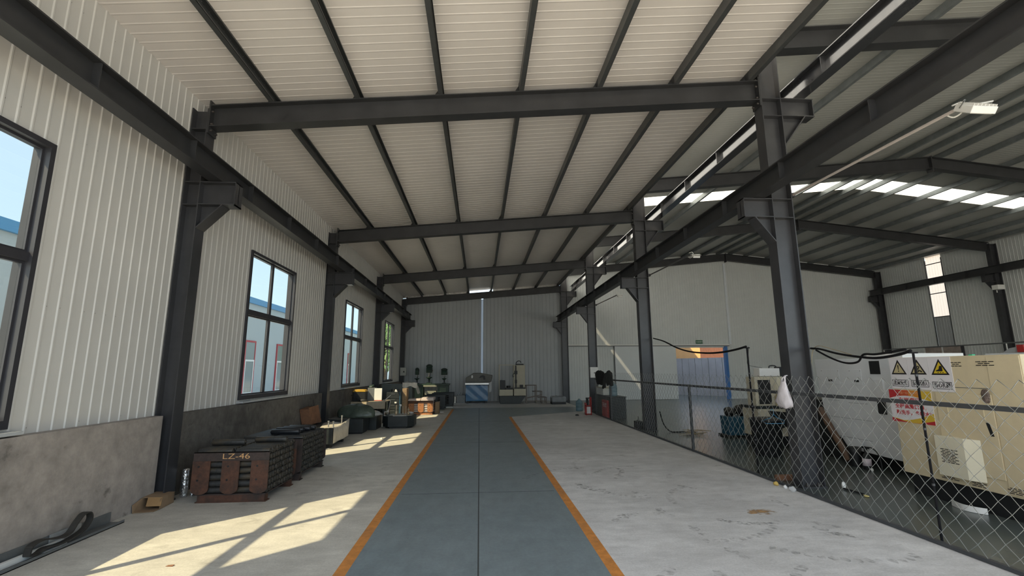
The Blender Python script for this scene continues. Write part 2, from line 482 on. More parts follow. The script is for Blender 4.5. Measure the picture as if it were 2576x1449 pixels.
# screw heads on the girt lines
rnd = random.Random(3)
for k in range(0, 190):
    y = YF + 0.07 + k * 0.14
    for zg in (1.10, 2.2, 3.9, 5.2):
        if rnd.random() < 0.4 and not any(a - .05 < y < b + .05 and zg < 3.8 for a, b in WIN):
            wl.cyl((XWL, y + 0.02, zg), (XWL + 0.006, y + 0.02, zg), 0.008, n=6, mi=1, sm=False)
wl.box(XWL - 0.16, XWL - 0.14, YF, YE, 0.0, ZW0, 0)
for a, b in zip([YF] + [w_[1] for w_ in WIN], [w_[0] for w_ in WIN] + [YE]):
    wl.box(XWL - 0.12, XWL - 0.10, a, b, ZW0, ZT(XWL) + 0.2, 0)
wl.box(XWL - 0.12, XWL - 0.10, YF, YE, ZW1, ZT(XWL) + 0.2, 0)
struct('wall_left', wl, [M_SHEET, M_BOLT], origin=(XWL, 0, 0), fix=False)

# low cement wall under the sheeting, broken at the columns
for i, (a, b) in enumerate([(YF, 6.30), (6.52, 12.30), (12.52, 18.30), (18.52, 24.6)]):
    m = MB()
    n = int((b - a) / 0.25)
    rnd = random.Random(20 + i)
    # slightly uneven top edge
    for k in range(n):
        y0, y1 = a + (b - a) * k / n, a + (b - a) * (k + 1) / n
        m.add([(XWL - .1, y0, 0), (-3.95, y0, 0), (-3.95, y0, 1.045), (XWL - .1, y0, 1.05), (XWL - .1, y1, 0), (-3.95, y1, 0), (-3.95, y1, 1.045), (XWL - .1, y1, 1.05)],
              [(1, 5, 6, 2), (2, 6, 7, 3)] + ([(0, 1, 2, 3)] if k == 0 else []) + ([(4, 7, 6, 5)] if k == n - 1 else []))
    struct('baseboard_left' + ('' if i == 0 else '.%03d' % i), m, M_DADO if i == 0 else M_DADOD, origin=(XWL, a, 0))

# windows of the left wall
def window(i, a, b):
    m = MB()
    x0, x1 = XWL - 0.13, XWL + 0.03
    t = 0.05
    m.box(x0, x1, a, a + t, ZW0, ZW1); m.box(x0, x1, b - t, b, ZW0, ZW1)
    m.box(x0, x1, a + t, b - t, ZW1 - t, ZW1); m.box(x0, x1, a + t, b - t, ZW0, ZW0 + 0.075)
    wn = struct('window_%d' % (i + 1), m, M_FRAME, origin=(XWL, (a + b) / 2, ZW0))
    c = (a + b) / 2
    q = MB(); q.box(XWL - 0.09, XWL + 0.0, a + t, b - t, 2.575, 2.655); obj('transom', q, M_FRAME, wn)
    q = MB(); q.box(XWL - 0.08, XWL - 0.02, c - 0.025, c + 0.025, ZW0 + .07, 2.58); q.box(XWL - 0.08, XWL - 0.02, c - 0.02, c + 0.02, 2.655, ZW1 - t); obj('mullion', q, M_FRAME, wn)
    for (ya, yb, za, zb) in ((a + t, c - .02, 2.655, ZW1 - t), (c + .02, b - t, 2.655, ZW1 - t), (a + t, c - .025, ZW0 + .075, 2.575), (c + .025, b - t, ZW0 + .075, 2.575)):
        e = 0.022
        s_ = MB()
        s_.box(XWL - .07, XWL - .03, ya, ya + e, za, zb); s_.box(XWL - .07, XWL - .03, yb - e, yb, za, zb)
        s_.box(XWL - .07, XWL - .03, ya + e, yb - e, za, za + e); s_.box(XWL - .07, XWL - .03, ya + e, yb - e, zb - e, zb)
        sf = obj('sash', s_, M_FRAME, wn)
        g = MB(); g.box(XWL - .052, XWL - .048, ya + e, yb - e, za + e, zb - e); obj('pane', g, M_GLASS, sf)
    s_ = MB(); s_.box(XWL - .03, XWL + .115, a - .03, b + .05, ZW0 - .05, ZW0 - .02); obj('window_sill', s_, M_SHEETG, wn)
for i, (a, b) in enumerate(WIN): window(i, a, b)

# ------------------------------------------------------------------ end wall
DX0, DX1, DZ = 10.52, 13.36, 2.72         # doorway of the hall
we = MB()
def re(mid, s):
    top = ZT(s) + 0.045 if mid < 4.45 else ZH(s) + PUR + 0.02
    if DX0 < mid < DX1: return [(DZ, top)]
    if 0.075 < mid < 0.185: return [(0, 1.36), (ZT(.1) - .3, top)]
    return [(0, top)]
ribbed(we, XWL - 0.02, 4.45, re, lambda s, d, z: (s, YE - d, z), pitch=0.20, rib=0.05, dep=0.014, breaks=[.075, .185])
ribbed(we, 4.45, XRW + .05, re, lambda s, d, z: (s, YE - d, z), pitch=0.14, breaks=[DX0, DX1, RIDGE], mi=1)
struct('wall_back', we, [M_SHEETG, M_SHEETH], origin=(0, YE, 0), fix=False)
# translucent joint strip and cover strips on the end wall
m = MB(); m.box(0.075, 0.185, YE - 0.045, YE - 0.016, 1.35, ZT(.1) - .34); struct('trim_1', m, trans_mat('joint_daylight_strip', (.50, .51, .53), .9))
m = MB()
for xa, xb in ((XWL, -.55), (.70, 4.30)):
    m.hexa([(xa, YE - .03, ZT(xa) + .055), (xb, YE - .03, ZT(xb) + .055), (xb, YE - .02, ZT(xb) + .055), (xa, YE - .02, ZT(xa) + .055), (xa, YE - .03, ZT(xa) + .165), (xb, YE - .03, ZT(xb) + .165), (xb, YE - .02, ZT(xb) + .165), (xa, YE - .02, ZT(xa) + .165)])
struct('trim_4', m, mat('bright_flashing', (.62, .60, .58), .25, .6, .25, 8, bump=.6, bscale=10))
m = MB(); m.box(13.60, 13.72, YE - 0.06, YE - 0.014, 2.9, 7.4); struct('trim_2', m, M_PVC)
m = MB(); m.box(4.66, 13.55, YE - 0.12, YE - 0.02, 2.80, 2.90); m.box(4.66, 13.55, YE - 0.13, YE - 0.12, 2.80, 2.83, 1); struct('trim_3', m, [M_WHITE, M_STEEL])   # sliding door track
# flat sliding door leaves
M_DOORP = mat('door_panel', (0.70, 0.735, 0.745), 0.4, 0, 0.04, 1.0)
m = MB(); m.box(7.18, DX0 + .03, YE - .085, YE - .03, 0.02, 2.80); d = struct('door_1', m, M_DOORP)
q = MB(); q.box(7.16, 7.20, YE - .095, YE - .025, 0.02, 2.86); obj('door_edge', q, M_GALV, d)
q = MB(); q.box(8.76, 8.775, YE - .088, YE - .083, 0.02, 2.8); obj('panel_seam', q, M_GALV, d)
M_BLUE = mat('blue_paint', (0.035, 0.16, 0.46), 0.45, 0, 0.12, 3)
m = MB(); m.box(13.28, 13.42, YE - .12, YE + .1, 0, 2.78); m.box(DX0, 13.28, YE - .02, YE + .1, 2.72, 2.80, 1); struct('door_2', m, [M_BLUE, M_WHITE])

# ------------------------------------------------------------------ right wall
wr = MB()
SKY = [(20.87, 21.68)]
def rr_(mid, s):
    top = ZH(XRW) + PUR + 0.02
    for a, b in SKY + [(8.9, 9.7), (14.9, 15.7)]:
        if a < mid < b: return [(0, 1.2)]
    return [(0, top)]
ribbed(wr, YF, YE, rr_, lambda s, d, z: (XRW - d, s, z), breaks=[20.87, 21.68, 8.9, 9.7, 14.9, 15.7])
struct('wall_right', wr, [M_SHEETH], origin=(XRW, 0, 0), fix=False)
for i, (a, b) in enumerate(SKY + [(8.9, 9.7), (14.9, 15.7)]):
    m = MB()
    ribbed(m, a, b, lambda mid, s: [(4.05, ZH(XRW) + PUR)], lambda s, d, z: (XRW + 0.02 - d, s, z))
    ribbed(m, a, b, lambda mid, s: [(1.2, 4.05)], lambda s, d, z: (XRW + 0.02 - d, s, z), mi=1)
    wn = struct('window_%d' % (5 + i), m, [M_DAYP, M_SHEETG], origin=(XRW, a, 1.2), fix=False)
    q = MB()
    for z in (4.03, 6.7, 5.2): q.box(XRW - .02, XRW + .01, a, b, z, z + .04)
    q.box(XRW - .03, XRW + .01, a - .03, a, 1.2, 6.95); q.box(XRW - .03, XRW + .01, b, b + .03, 1.2, 6.95)
    obj('window_frame', q, M_GALV, wn)

# ------------------------------------------------------------------ yard outside: the building is open at the front, behind the camera
M_YARD = two_tone('yard_concrete', (0.70, 0.71, 0.70), (0.62, 0.63, 0.62), 0.8, 0.3, 0.45, 0.7, var=0.1)
m = MB()
for (xa, xb, ya, yb) in ((-60, -4.3, -60, 80), (-4.3, 60, -60, -1.0), (23, 60, -1.0, 80), (-4.3, 23, 45, 80)):
    m.add([(xa, ya, -.01), (xb, ya, -.01), (xb, yb, -.01), (xa, yb, -.01)], [(0, 1, 2, 3)])
struct('floor.001', m, M_YARD, origin=(0, -12, 0), fix=False)

wf = MB()
ribbed(wf, 4.45, XRW, lambda mid, x: [(5.4, ZH(x) + PUR)], lambda q, d, z: (q, YF + d, z), pitch=0.28, breaks=[RIDGE])
struct('wall_front', wf, [M_SHEET], origin=(10, YF, 0), fix=False)

# ------------------------------------------------------------------ ceilings (roof sheets)
def roof(name, xs, zf, y0, y1, m, holes=(), pitch=0.15, dep_=0.004):
    mb = MB()
    def P(s, d, z): return (z, s, zf(z) - d)
    br = [q for h in holes for q in h]
    for xa, xb in zip(xs, xs[1:]):
        def rg(mid, s):
            for a, b in holes:
                if a < mid < b: return []
            return [(xa, xb)]
        ribbed(mb, y0, y1, rg, P, pitch=pitch, rib=0.03, dep=dep_, breaks=br)
    # outer skin
    ys = [y0] + br + [y1]
    for ya, yb in zip(ys[::2], ys[1::2]):
        for xa, xb in zip(xs, xs[1:]):
            mb.add([(xa, ya, zf(xa) + .07), (xb, ya, zf(xb) + .07), (xb, yb, zf(xb) + .07), (xa, yb, zf(xa) + .07)], [(0, 1, 2, 3)])
    return struct(name, mb, m, origin=(xs[0], y0, zf(xs[0])), fix=False)
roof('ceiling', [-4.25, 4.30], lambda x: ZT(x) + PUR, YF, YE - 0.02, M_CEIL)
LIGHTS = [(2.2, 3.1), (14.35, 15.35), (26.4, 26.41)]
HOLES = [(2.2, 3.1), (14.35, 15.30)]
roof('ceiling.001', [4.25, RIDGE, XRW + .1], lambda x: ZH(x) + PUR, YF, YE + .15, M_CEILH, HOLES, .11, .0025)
for i, (a, b) in enumerate(HOLES):
    m = MB()
    for xa, xb in ((4.25, RIDGE), (RIDGE, XRW + .1)):
        m.add([(xa, a, ZH(xa) + PUR + .02), (xb, a, ZH(xb) + PUR + .02), (xb, b, ZH(xb) + PUR + .02), (xa, b, ZH(xa) + PUR + .02)], [(0, 1, 2, 3)])
    struct('window_%d' % (8 + i), m, M_DAY, origin=(RIDGE, a, 8), fix=False)

# strip of dusty half-clear sheet between the low roof and the tall roof
M_CLER = trans_mat('clerestory_sheet', (0.93, 0.97, 1.0), 1.0)
t_ = M_CLER.node_tree; o_ = [n for n in t_.nodes if n.type == 'OUTPUT_MATERIAL'][0]; pv = o_.inputs[0].links[0].from_socket
tr_ = t_.nodes.new('ShaderNodeBsdfTransparent'); tr_.inputs[0].default_value = (.92, .95, .97, 1); mx_ = t_.nodes.new('ShaderNodeMixShader'); mx_.inputs[0].default_value = .15
t_.links.new(pv, mx_.inputs[1]); t_.links.new(tr_.outputs[0], mx_.inputs[2]); t_.links.new(mx_.outputs[0], o_.inputs[0])
m = MB(); ribbed(m, YF, YE, lambda mid, q: [(6.20, ZH(4.2) + PUR + .02)], lambda q, d, z: (4.31 + d, q, z), pitch=.2, rib=.06)
struct('window_11', m, M_CLER, origin=(4.31, 12, 6.2), fix=False)
# ------------------------------------------------------------------ steel columns
def bracket(mb, xc, xt, zt, h, zb, y, w=0.10):
    """crane-beam corbel: short box arm from the column face xc to the tip xt, with a tapered haunch below"""
    sgn = 1 if xt > xc else -1
    mb.box(xc, xt, y - w, y + w, zt - .014, zt)
    mb.box(xc, xt, y - w, y + w, zt - h, zt - h + .014)
    mb.box(xc, xt, y - .006, y + .006, zt - h, zt)
    mb.box(xt - sgn * .012, xt, y - w * .92, y + w * .92, zt - h, zt)
    hx = xt - sgn * 0.16
    mb.prism([(xc, zt - h), (hx, zt - h), (xc, zb)], 'Y', y - .006, y + .006)
    d = Vector((hx - xc, 0, zt - h - zb)); L = d / 2
    nrm = Vector((-d.z, 0, d.x)).normalized()
    mb.obox((Vector((xc, y, zb)) + L), L, Vector((0, w, 0)), nrm * .007)
def column(name, label, x0, x1, y, top, cat='column', group=None):
    t = thing(name, label, cat, ((x0 + x1) / 2, y, 0), group=group)
    m = MB()
    m.ibeam(((x0 + x1) / 2, y, 0), ((x0 + x1) / 2, y, top), x1 - x0, 0.2, up=(1, 0, 0))
    obj('shaft', m, M_STEELB, t)
    b = MB(); b.box(x0 - .015, x1 + .015, y - .115, y + .115, 0, 0.02)
    bp_ = obj('base_plate', b, M_STEEL, t)
    for dx in (x0 + .08, x1 - .08):
        for dy in (-.07, .07):
            q = MB(); q.cyl((dx, y + dy, .02), (dx, y + dy, .06), .016, n=6, sm=False); obj('anchor_bolt', q, M_BOLT, bp_)
    return t
ordn = ['nearest', 'second', 'third', 'farthest']
whereA = ['left-wall steel column nearest the camera, beside the rack lettered LZ-46', 'left-wall steel column behind the leaning brown carton', 'left-wall steel column between the third and fourth windows', 'left end corner steel column carrying the grey electrical box']
whereB = ['thick steel column nearest the camera, with a white plastic bag beside it', 'middle-row steel column just left of the open hall doorway', 'middle-row steel column with the white electrical box by the jackets', 'middle-row steel column standing at the end wall']
for i, y in enumerate(FR):
    t = column('steel_column', whereA[i], -4.05, XAI, y, ZT(-3.94) - .05 if i < 3 else ZT(-3.94) - .05, group='left wall columns')
    m = MB(); bracket(m, XAI, -3.36, 4.16, 0.33, 3.50, y); obj('crane_bracket', m, M_STEELB, t)
    for z in (4.155, 3.83, ZT(-3.9) - .36):
        m = MB(); m.box(-4.04, XAI - .01, y - .095, y + .095, z - .006, z + .006); obj('stiffener', m, M_STEELB, t)
    t = column('steel_column', whereB[i], XB0, XB1, y, 7.0 - .0, group='middle row columns')
    m = MB(); bracket(m, XB0, 3.89, 4.08, 0.29, 3.42, y); obj('crane_bracket', m, M_STEELB, t)
    m = MB(); bracket(m, XB1, 5.17, 5.73, 0.30, 4.95, y); obj('crane_bracket', m, M_STEELB, t)
    for z in (4.075, 3.79, 5.72, 5.43):
        m = MB(); m.box(XB0 + .01, XB1 - .01, y - .095, y + .095, z - .006, z + .006); obj('stiffener', m, M_STEELB, t)
for i, y in ((2, FR[2]), (3, FR[3])):
    t = column('steel_column', ['', '', 'right-wall steel column with a small white floodlight on it', 'steel column in the far right corner of the hall'][i], XC0, XC1, y, ZH(XC0) - .04, group='right wall columns')
    m = MB(); bracket(m, XC0, 21.88, 5.55, 0.32, 4.9, y); obj('crane_bracket', m, M_STEELB, t)

# ------------------------------------------------------------------ rafters
wl_ = ['low-bay rafter nearest the camera, crossing the picture near the top', 'second low-bay rafter, above the second window', 'third low-bay rafter, between the third and fourth windows', 'farthest low-bay rafter, close against the end wall']
for i, y in enumerate(FR):
    t = thing('roof_rafter', wl_[i], 'rafter', (0, y, ZT(0) - .33), group='low bay rafters')
    h = 0.33
    a, b = XAI + .012, XB0 - .012
    m = MB()
    m.ibeam((a, y, ZT(a) - h / 2), (b, y, ZT(b) - h / 2), h, 0.19)
    obj('beam', m, M_STEEL, t)
    for xx, sg in ((XAI + .022, 1), (XB0 - .022, -1)):
        m = MB(); m.box(xx - sg * .02, xx, y - .1, y + .1, ZT(xx) - h - .1, ZT(xx) + .06)
        pl = obj('end_plate', m, M_STEEL, t)
        for dz in (-.38, -.28, -.09, .02):
            for dy in (-.06, .06):
                q = MB(); q.cyl((xx, y + dy, ZT(xx) + dz), (xx + sg * .03, y + dy, ZT(xx) + dz), .014, n=6, sm=False); obj('bolt', q, M_BOLT, pl)
    for k in range(7):
        x = -3.0 + 1.2 * k
        m = MB()
        m.prism([(x - .12, ZT(x) - .005), (x - .035, ZT(x) + .13), (x - .03, ZT(x) + .13), (x - .03, ZT(x) - .005)], 'Y', y - .004, y + .004)
        m.box(x - .034, x - .028, y - .08, y + .08, ZT(x) - .005, ZT(x) + .14)
        obj('purlin_cleat', m, M_STEEL, t)
wh = ['hall rafter nearest the camera at the upper right corner', 'hall rafter just in front of the bright skylight strip', 'hall rafter just beyond the bright skylight strip', 'hall rafter along the top of the end wall']
for i, y in enumerate(FR):
    t = thing('roof_rafter', wh[i], 'rafter', (RIDGE, y, ZH(RIDGE) - .38), group='hall rafters')
    h = 0.37
    for a, b in ((XB1 + .01, RIDGE), (RIDGE, XC0 - .01)):
        m = MB(); m.ibeam((a, y, ZH(a) - h / 2), (b, y, ZH(b) - h / 2), h, 0.2); obj('beam', m, M_STEEL, t)
    m = MB(); m.box(RIDGE - .02, RIDGE + .02, y - .1, y + .1, ZH(RIDGE) - h - .1, ZH(RIDGE) + .02); obj('ridge_plate', m, M_STEEL, t)

# ------------------------------------------------------------------ purlins (each runs the length of the building)
def purlin(mb, x, z, h, b, y0, y1, t=0.004, lip=0.02):
    mb.box(x - t, x, y0, y1, z, z + h)
    mb.box(x, x + b, y0, y1, z, z + t); mb.box(x, x + b, y0, y1, z + h - t, z + h)
    mb.box(x + b - t, x + b, y0, y1, z, z + lip); mb.box(x + b - t, x + b, y0, y1, z + h - lip, z + h)
on = ['first', 'second', 'third', 'fourth', 'fifth', 'sixth', 'seventh']
for k in range(7):
    x = -3.0 + 1.2 * k
    m = MB(); purlin(m, x - .025, ZT(x) + .004, PUR - .006, .065, YF + .05, YE - .03)
    obj('roof_purlin', m, M_GALV, label='dark %s roof purlin from the left wall under the low white ceiling' % on[k] if k < 6 else 'dark edge purlin along the right edge of the low white ceiling', cat='purlin', group='low bay purlins')
hp = [5.05, 6.25, 7.5, 8.75, 10.0, 11.25, 12.45, 13.3, 14.0, 14.9, 16.15, 17.4, 18.65, 19.9, 21.1, 22.1]
on2 = on + ['eighth', 'ninth', 'tenth', 'eleventh', 'twelfth', 'thirteenth', 'fourteenth', 'fifteenth', 'sixteenth']
for k, x in enumerate(hp):
    m = MB(); purlin(m, x - .03, ZH(x) + .004, PUR - .008, .065, YF + .05, YE - .02)
    obj('roof_purlin', m, M_GALVH, label='galvanised roof purlin of the tall hall, %s from the middle columns' % on2[k], cat='purlin', group='hall purlins')

# ------------------------------------------------------------------ crane runway beams
def runway(label, x, z0, h, b, y0, y1, m_):
    t = thing('crane_beam', label, 'crane beam', (x, (y0 + y1) / 2, z0))
    m = MB(); m.ibeam((x, y0, z0 + h / 2), (x, y1, z0 + h / 2), h, b, tf=.016, tw=.01); obj('beam', m, m_, t)
    y = y0 + .4
    while y < y1:
        q = MB(); q.box(x - b / 2 + .01, x + b / 2 - .01, y - .005, y + .005, z0 + .016, z0 + h - .016); obj('stiffener', q, m_, t)
        y += 1.5
    return t
runway('dark crane beam running along the left wall above the windows', -3.64, 4.17, 0.30, 0.18, YF + .1, 24.9 - .26, M_STEEL)
runway('dark crane beam on the low left-facing brackets of the middle columns', 4.16 - .02, 4.09, 0.29, 0.19, YF + .1, 24.5, M_STEEL)
runway('sunlit crane beam on the high hall-side brackets of the middle columns', 4.95, 5.73, 0.30, 0.18, YF + .1, 24.5, M_STEELG)
runway('dark crane beam running along the right wall of the hall', 22.05, 5.56, 0.32, 0.20, YF + .1, 24.5, M_STEEL)

# =================================================================== OBJECTS ALONG THE LEFT WALL
M_RUST = two_tone('rusty_plate', (0.090, 0.038, 0.022), (0.036, 0.023, 0.018), 0.72, 5, 0.45, 0.65, var=0.25, bump=0.15)
M_RUSTD = two_tone('dark_rusty_bar', (0.05, 0.034, 0.03), (0.025, 0.02, 0.018), 0.7, 6, 0.45, 0.65, var=0.25)
M_RUSTO = two_tone('orange_rusty_plate', (0.36, 0.15, 0.06), (0.2, 0.085, 0.04), 0.6, 4, 0.5, 0.7, var=0.2)
M_ROLLB = two_tone('dirty_roller_steel', (0.042, 0.043, 0.043), (0.085, 0.067, 0.044), 0.5, 6, 0.46, 0.66, 0.25, var=0.3)
M_ROLLD = two_tone('dark_roller_steel', (0.035, 0.036, 0.038), (0.065, 0.058, 0.045), 0.5, 7, 0.5, 0.7, 0.2, var=0.3)
M_ROLLK = mat('black_roller_coat', (0.018, 0.02, 0.024), 0.28, 0.1, 0.2, 8)
M_YEL = mat('yellow_chalk', (0.62, 0.36, 0.16), 0.8)
M_CARD = two_tone('cardboard', (0.30, 0.205, 0.125), (0.24, 0.16, 0.095), 0.85, 4, 0.45, 0.65, var=0.1)
M_CARDR = two_tone('brown_carton', (0.23, 0.115, 0.065), (0.17, 0.085, 0.05), 0.85, 5, 0.45, 0.65, var=0.15)
M_TAPE = mat('orange_tape', (0.32, 0.19, 0.085), 0.4, 0, 0.1, 8)
M_ALU = mat('bare_aluminium', (0.50, 0.52, 0.53), 0.35, 0.5, 0.1, 10)
M_GREYM = mat('grey_metal', (0.16, 0.17, 0.175), 0.45, 0.3, 0.15, 8)
M_BELT = mat('dark_rubber_belt', (0.035, 0.032, 0.028), 0.7, 0, 0.2, 20)
M_FOIL = mat('silver_foil', (0.75, 0.75, 0.76), 0.2, 0.9, 0.1, 8, bump=0.9, bscale=22)
M_BLACK = mat('black_paint', (0.012, 0.013, 0.014), 0.5, 0, 0.2, 6)
M_BLACKG = mat('black_oiled_steel', (0.022, 0.027, 0.028), 0.45, 0.1, 0.3, 5)
M_GREEN = two_tone('dark_machine_green', (0.014, 0.036, 0.024), (0.010, 0.018, 0.015), 0.45, 5, 0.45, 0.65)
M_CREAM = mat('cream_paint', (0.50, 0.46, 0.35), 0.5, 0, 0.08, 3)
M_FILM = film_mat('plastic_film', (0.75, 0.76, 0.76), 0.5, 0.12)
M_FILMW = film_mat('white_plastic_film', (0.74, 0.68, 0.58), 0.12, 0.25)
M_TARP = mat('dark_green_tarp', (0.060, 0.080, 0.065), 0.32, 0, 0.25, 4, bump=0.8, bscale=9)
M_STEELP = mat('plain_steel', (0.42, 0.40, 0.37), 0.35, 0.6, 0.2, 10)
M_WOODL = two_tone('pale_board', (0.44, 0.37, 0.27), (0.36, 0.29, 0.2), 0.7, 3, 0.45, 0.65)
M_YELL = mat('yellow_lid', (0.50, 0.30, 0.04), 0.45, 0, 0.1, 6)
M_RED = mat('red_paint', (0.38, 0.025, 0.022), 0.45, 0, 0.12, 6)
M_BLUEM = mat('blue_machine_paint', (0.025, 0.155, 0.32), 0.4, 0, 0.12, 3)
M_COVER = mat('grey_brown_cover', (0.13, 0.125, 0.11), 0.5, 0, 0.2, 5, bump=0.7, bscale=7)
M_STAIN = mat('stainless_top', (0.45, 0.45, 0.44), 0.3, 0.7, 0.1, 5)

# ---- rack of rollers
def rack(name, label, x0, x1, yf, yb, zt, plate, bar, base_h=0.10, lettering=None, two_base=(0.08, 0.78)):
    t = thing(name, label, 'rack', ((x0 + x1) / 2, yf, 0))
    W_ = x1 - x0
    for yy, sg in ((yf, 1), (yb, -1)):
        m = MB(); m.box(x0, x1, yy, yy + sg * .012, zt - .11, zt); m.box(x0, x1, yy, yy + sg * .018, zt - .012, zt)
        tb = obj('top_bar', m, bar, t, bevel=.002)
        if lettering and sg == 1:
            text('lettering', lettering, 0.092, tb, M_YEL, face_mx((x0 + .56 * W_, yy - .0015, zt - .055), (1, 0, 0), (0, 0, 1)), bold=-0.0006, squeeze=1.5)
        for k in range(3):
            a = x0 + k * (W_ - .21) / 2; b = a + .21
            pts = [(a, zt - .105), (a, base_h + .06)]
            for q in range(1, 8):
                an = math.pi * q / 8
                pts.append(((a + b) / 2 - math.cos(an) * .105, base_h + .06 - math.sin(an) * .06))
            pts += [(b, base_h + .06), (b, zt - .105)]
            m = MB(); m.prism(pts, 'Y', yy - sg * .006, yy + sg * .006)
            pl = obj('end_plate', m, plate, t)
            if sg == 1:
                for zz in (zt - .17, zt - .33):
                    q = MB(); q.cyl(((a + b) / 2 - .03, yy - .0085, zz), ((a + b) / 2 - .03, yy - .005, zz), .013, n=10, sm=False); obj('bolt_hole', q, M_BLACK, pl)
    for yy in (yf + .02, yb - .12):
        m = MB(); m.box(x0 + .08, x1 - .03, yy, yy + .1, 0, base_h - .012); m.box(x0 + .06, x1 - .01, yy - .01, yy + .11, 0, .012)
        obj('base_channel', m, plate, t, bevel=.002)
    m = MB(); m.box(x0 + .02, x1 - .02, yf + .012, yb - .012, base_h - .012, base_h); obj('deck', m, bar, t)
    return t
def make_roller(name, r, L, m_, label, group):
    m = MB()
    prof = [(r * .45, -L / 2), (r * .5, -L / 2 + .004), (r * .92, -L / 2 + .004), (r, -L / 2 + .012), (r, -L * .1), (r * 1.0, L * .1), (r, L / 2 - .012), (r * .92, L / 2 - .004), (r * .5, L / 2 - .004), (r * .45, L / 2)]
    m.lathe(prof, (0, 0, 0), n=14, axis='X')
    m.cyl((-L / 2 - .012, 0, 0), (-L / 2, 0, 0), r * .28, n=8); m.cyl((L / 2, 0, 0), (L / 2 + .012, 0, 0), r * .28, n=8)
    return obj(name, m, m_, origin=(0, 0, 0), label=label, cat='roller', group=group)
RND = random.Random(11)
def fill(proto, x0, x1, y0, ny, z0, nz, r, pitch, L, show_left_top=True, show_left_front=True, bottom=0):
    """places the outer rollers of a stack: right-hand ends, top layer and front column"""
    first = [True]
    def put(x, y, z):
        x += RND.uniform(-.006, .006)
        if first[0]: proto.location = (x, y, z); proto.rotation_euler = (RND.uniform(0, 6), 0, 0); first[0] = False; return
        c = proto.copy(); COL.objects.link(c); c.location = (x, y, z); c.rotation_euler = (RND.uniform(0, 6), 0, 0)
    xr, xl = x1 - L / 2 - .015, x1 - 1.5 * L - .05
    for j in range(nz):
        for i in range(ny):
            put(xr, y0 + pitch * i, z0 + r + pitch * j)
            if (j == nz - 1 and show_left_top) or (i == 0 and show_left_front): put(xl, y0 + pitch * i, z0 + r + pitch * j)
r1 = rack('roller_rack', 'rusty steel rack of rollers lettered LZ-46 on its top bar', -3.53, -2.62, 6.30, 7.20, 0.598, M_RUST, M_RUSTD, lettering='LZ-46')
p = make_roller('steel_roller', .038, .415, M_ROLLB, 'dirty steel roller stacked inside the rusty rack lettered LZ-46', 'rollers in the lettered rack')
fill(p, -2.62, -2.62, 6.36, 11, .10, 7, .038, .0765, .415)
for i, (x, y, lab) in enumerate([(-3.27, 6.60, 'dirty steel roller lying on top of the lettered rack, left of two'), (-2.83, 6.83, 'dirty steel roller lying on top of the lettered rack, right of two')]):
    c = p.copy(); COL.objects.link(c); c.location = (x, y, .10 + 7 * .0765 + .038); c['label'] = lab
r2 = rack('roller_rack', 'dark rack of rollers standing right behind the rack lettered LZ-46', -3.53, -2.62, 7.42, 8.52, 0.60, M_RUSTD, M_RUSTD)
p = make_roller('steel_roller', .038, .415, M_ROLLD, 'dark steel roller stacked in the rack behind the lettered one', 'rollers in the second rack')
fill(p, -2.62, -2.62, 7.49, 13, .10, 7, .038, .0765, .415, show_left_front=False)
pk = make_roller('steel_roller', .040, .42, M_ROLLK, 'glossy black roller on top of the dark rack, nearest of four', 'black rollers on the second rack')
zt_ = .10 + 7 * .0765 + .040
pk.location = (-2.95, 7.60, zt_)
for i, (x, y, lab) in enumerate([(-2.98, 7.85, 'second'), (-2.93, 8.0, 'third'), (-2.90, 8.15, 'farthest')]):
    c = pk.copy(); COL.objects.link(c); c.location = (x, y, zt_); c['label'] = 'glossy black roller on top of the dark rack, %s of four' % lab

# ---- aluminium channel and belt by the wall, carton, foil roll
t = thing('metal_channel', 'long grey metal channel lying along the cement wall, nearest the camera', 'channel', (-3.86, 4.4, 0))
m = MB(); m.box(-3.945, -3.935, 3.3, 5.62, 0, .11); m.box(-3.945, -3.79, 3.3, 5.62, 0, .008); m.box(-3.798, -3.79, 3.3, 5.62, 0, .03); obj('web', m, M_GREYM, t)
m = MB(); m.box(-3.93, -3.92, 4.88, 5.22, .03, .118); obj('pale_plate', m, M_ALU, t)
t = thing('metal_strip', 'white strip lying in the grey channel at the lower left corner', 'strip', (-3.87, 4.2, .008))
m = MB(); m.box(-3.90, -3.86, 3.4, 4.97, .008, .055); obj('strip', m, M_WHITE, t, bevel=.003)
m = MB(); m.box(-3.845, -3.803, 4.70, 4.93, .008, .035); obj('metal_offcut', m, M_ALU, bevel=.002, label='small silver metal offcut lying in the grey channel', cat='offcut')
def ribbon(mb, pts, w, th):
    """band of width w across X following (y, z) points"""
    x = pts[0][0]
    for a, b in zip(pts, pts[1:]):
        A, B = Vector(a), Vector(b); d = B - A
        if d.length < 1e-5: continue
        n = Vector((0, -d.z, d.y)).normalized() * th / 2
        mb.obox((A + B) / 2, d / 2 * 1.06, (w / 2, 0, 0), n)
m = MB()
lp = []
ctrl = [(4.56, .05), (4.58, .12), (4.68, .14), (4.80, .11), (4.95, .10), (5.03, .18), (5.10, .235), (5.17, .225), (5.19, .16), (5.12, .085), (4.98, .05), (4.85, .045), (4.72, .06), (4.64, .035), (4.56, .05)]
def crom(P, n=5):
    out = []
    for i in range(len(P) - 1):
        p0, p1, p2, p3 = P[max(i - 1, 0)], P[i], P[i + 1], P[min(i + 2, len(P) - 1)]
        for k in range(n):
            u = k / n
            out.append(tuple(.5 * (2 * b + (c - a) * u + (2 * a - 5 * b + 4 * c - d) * u * u + (3 * b - a - 3 * c + d) * u ** 3) for a, b, c, d in zip(p0, p1, p2, p3)))
    return out + [tuple(P[-1])]
ribbon(m, [(-3.83, y, z) for y, z in crom(ctrl)], .06, .012)
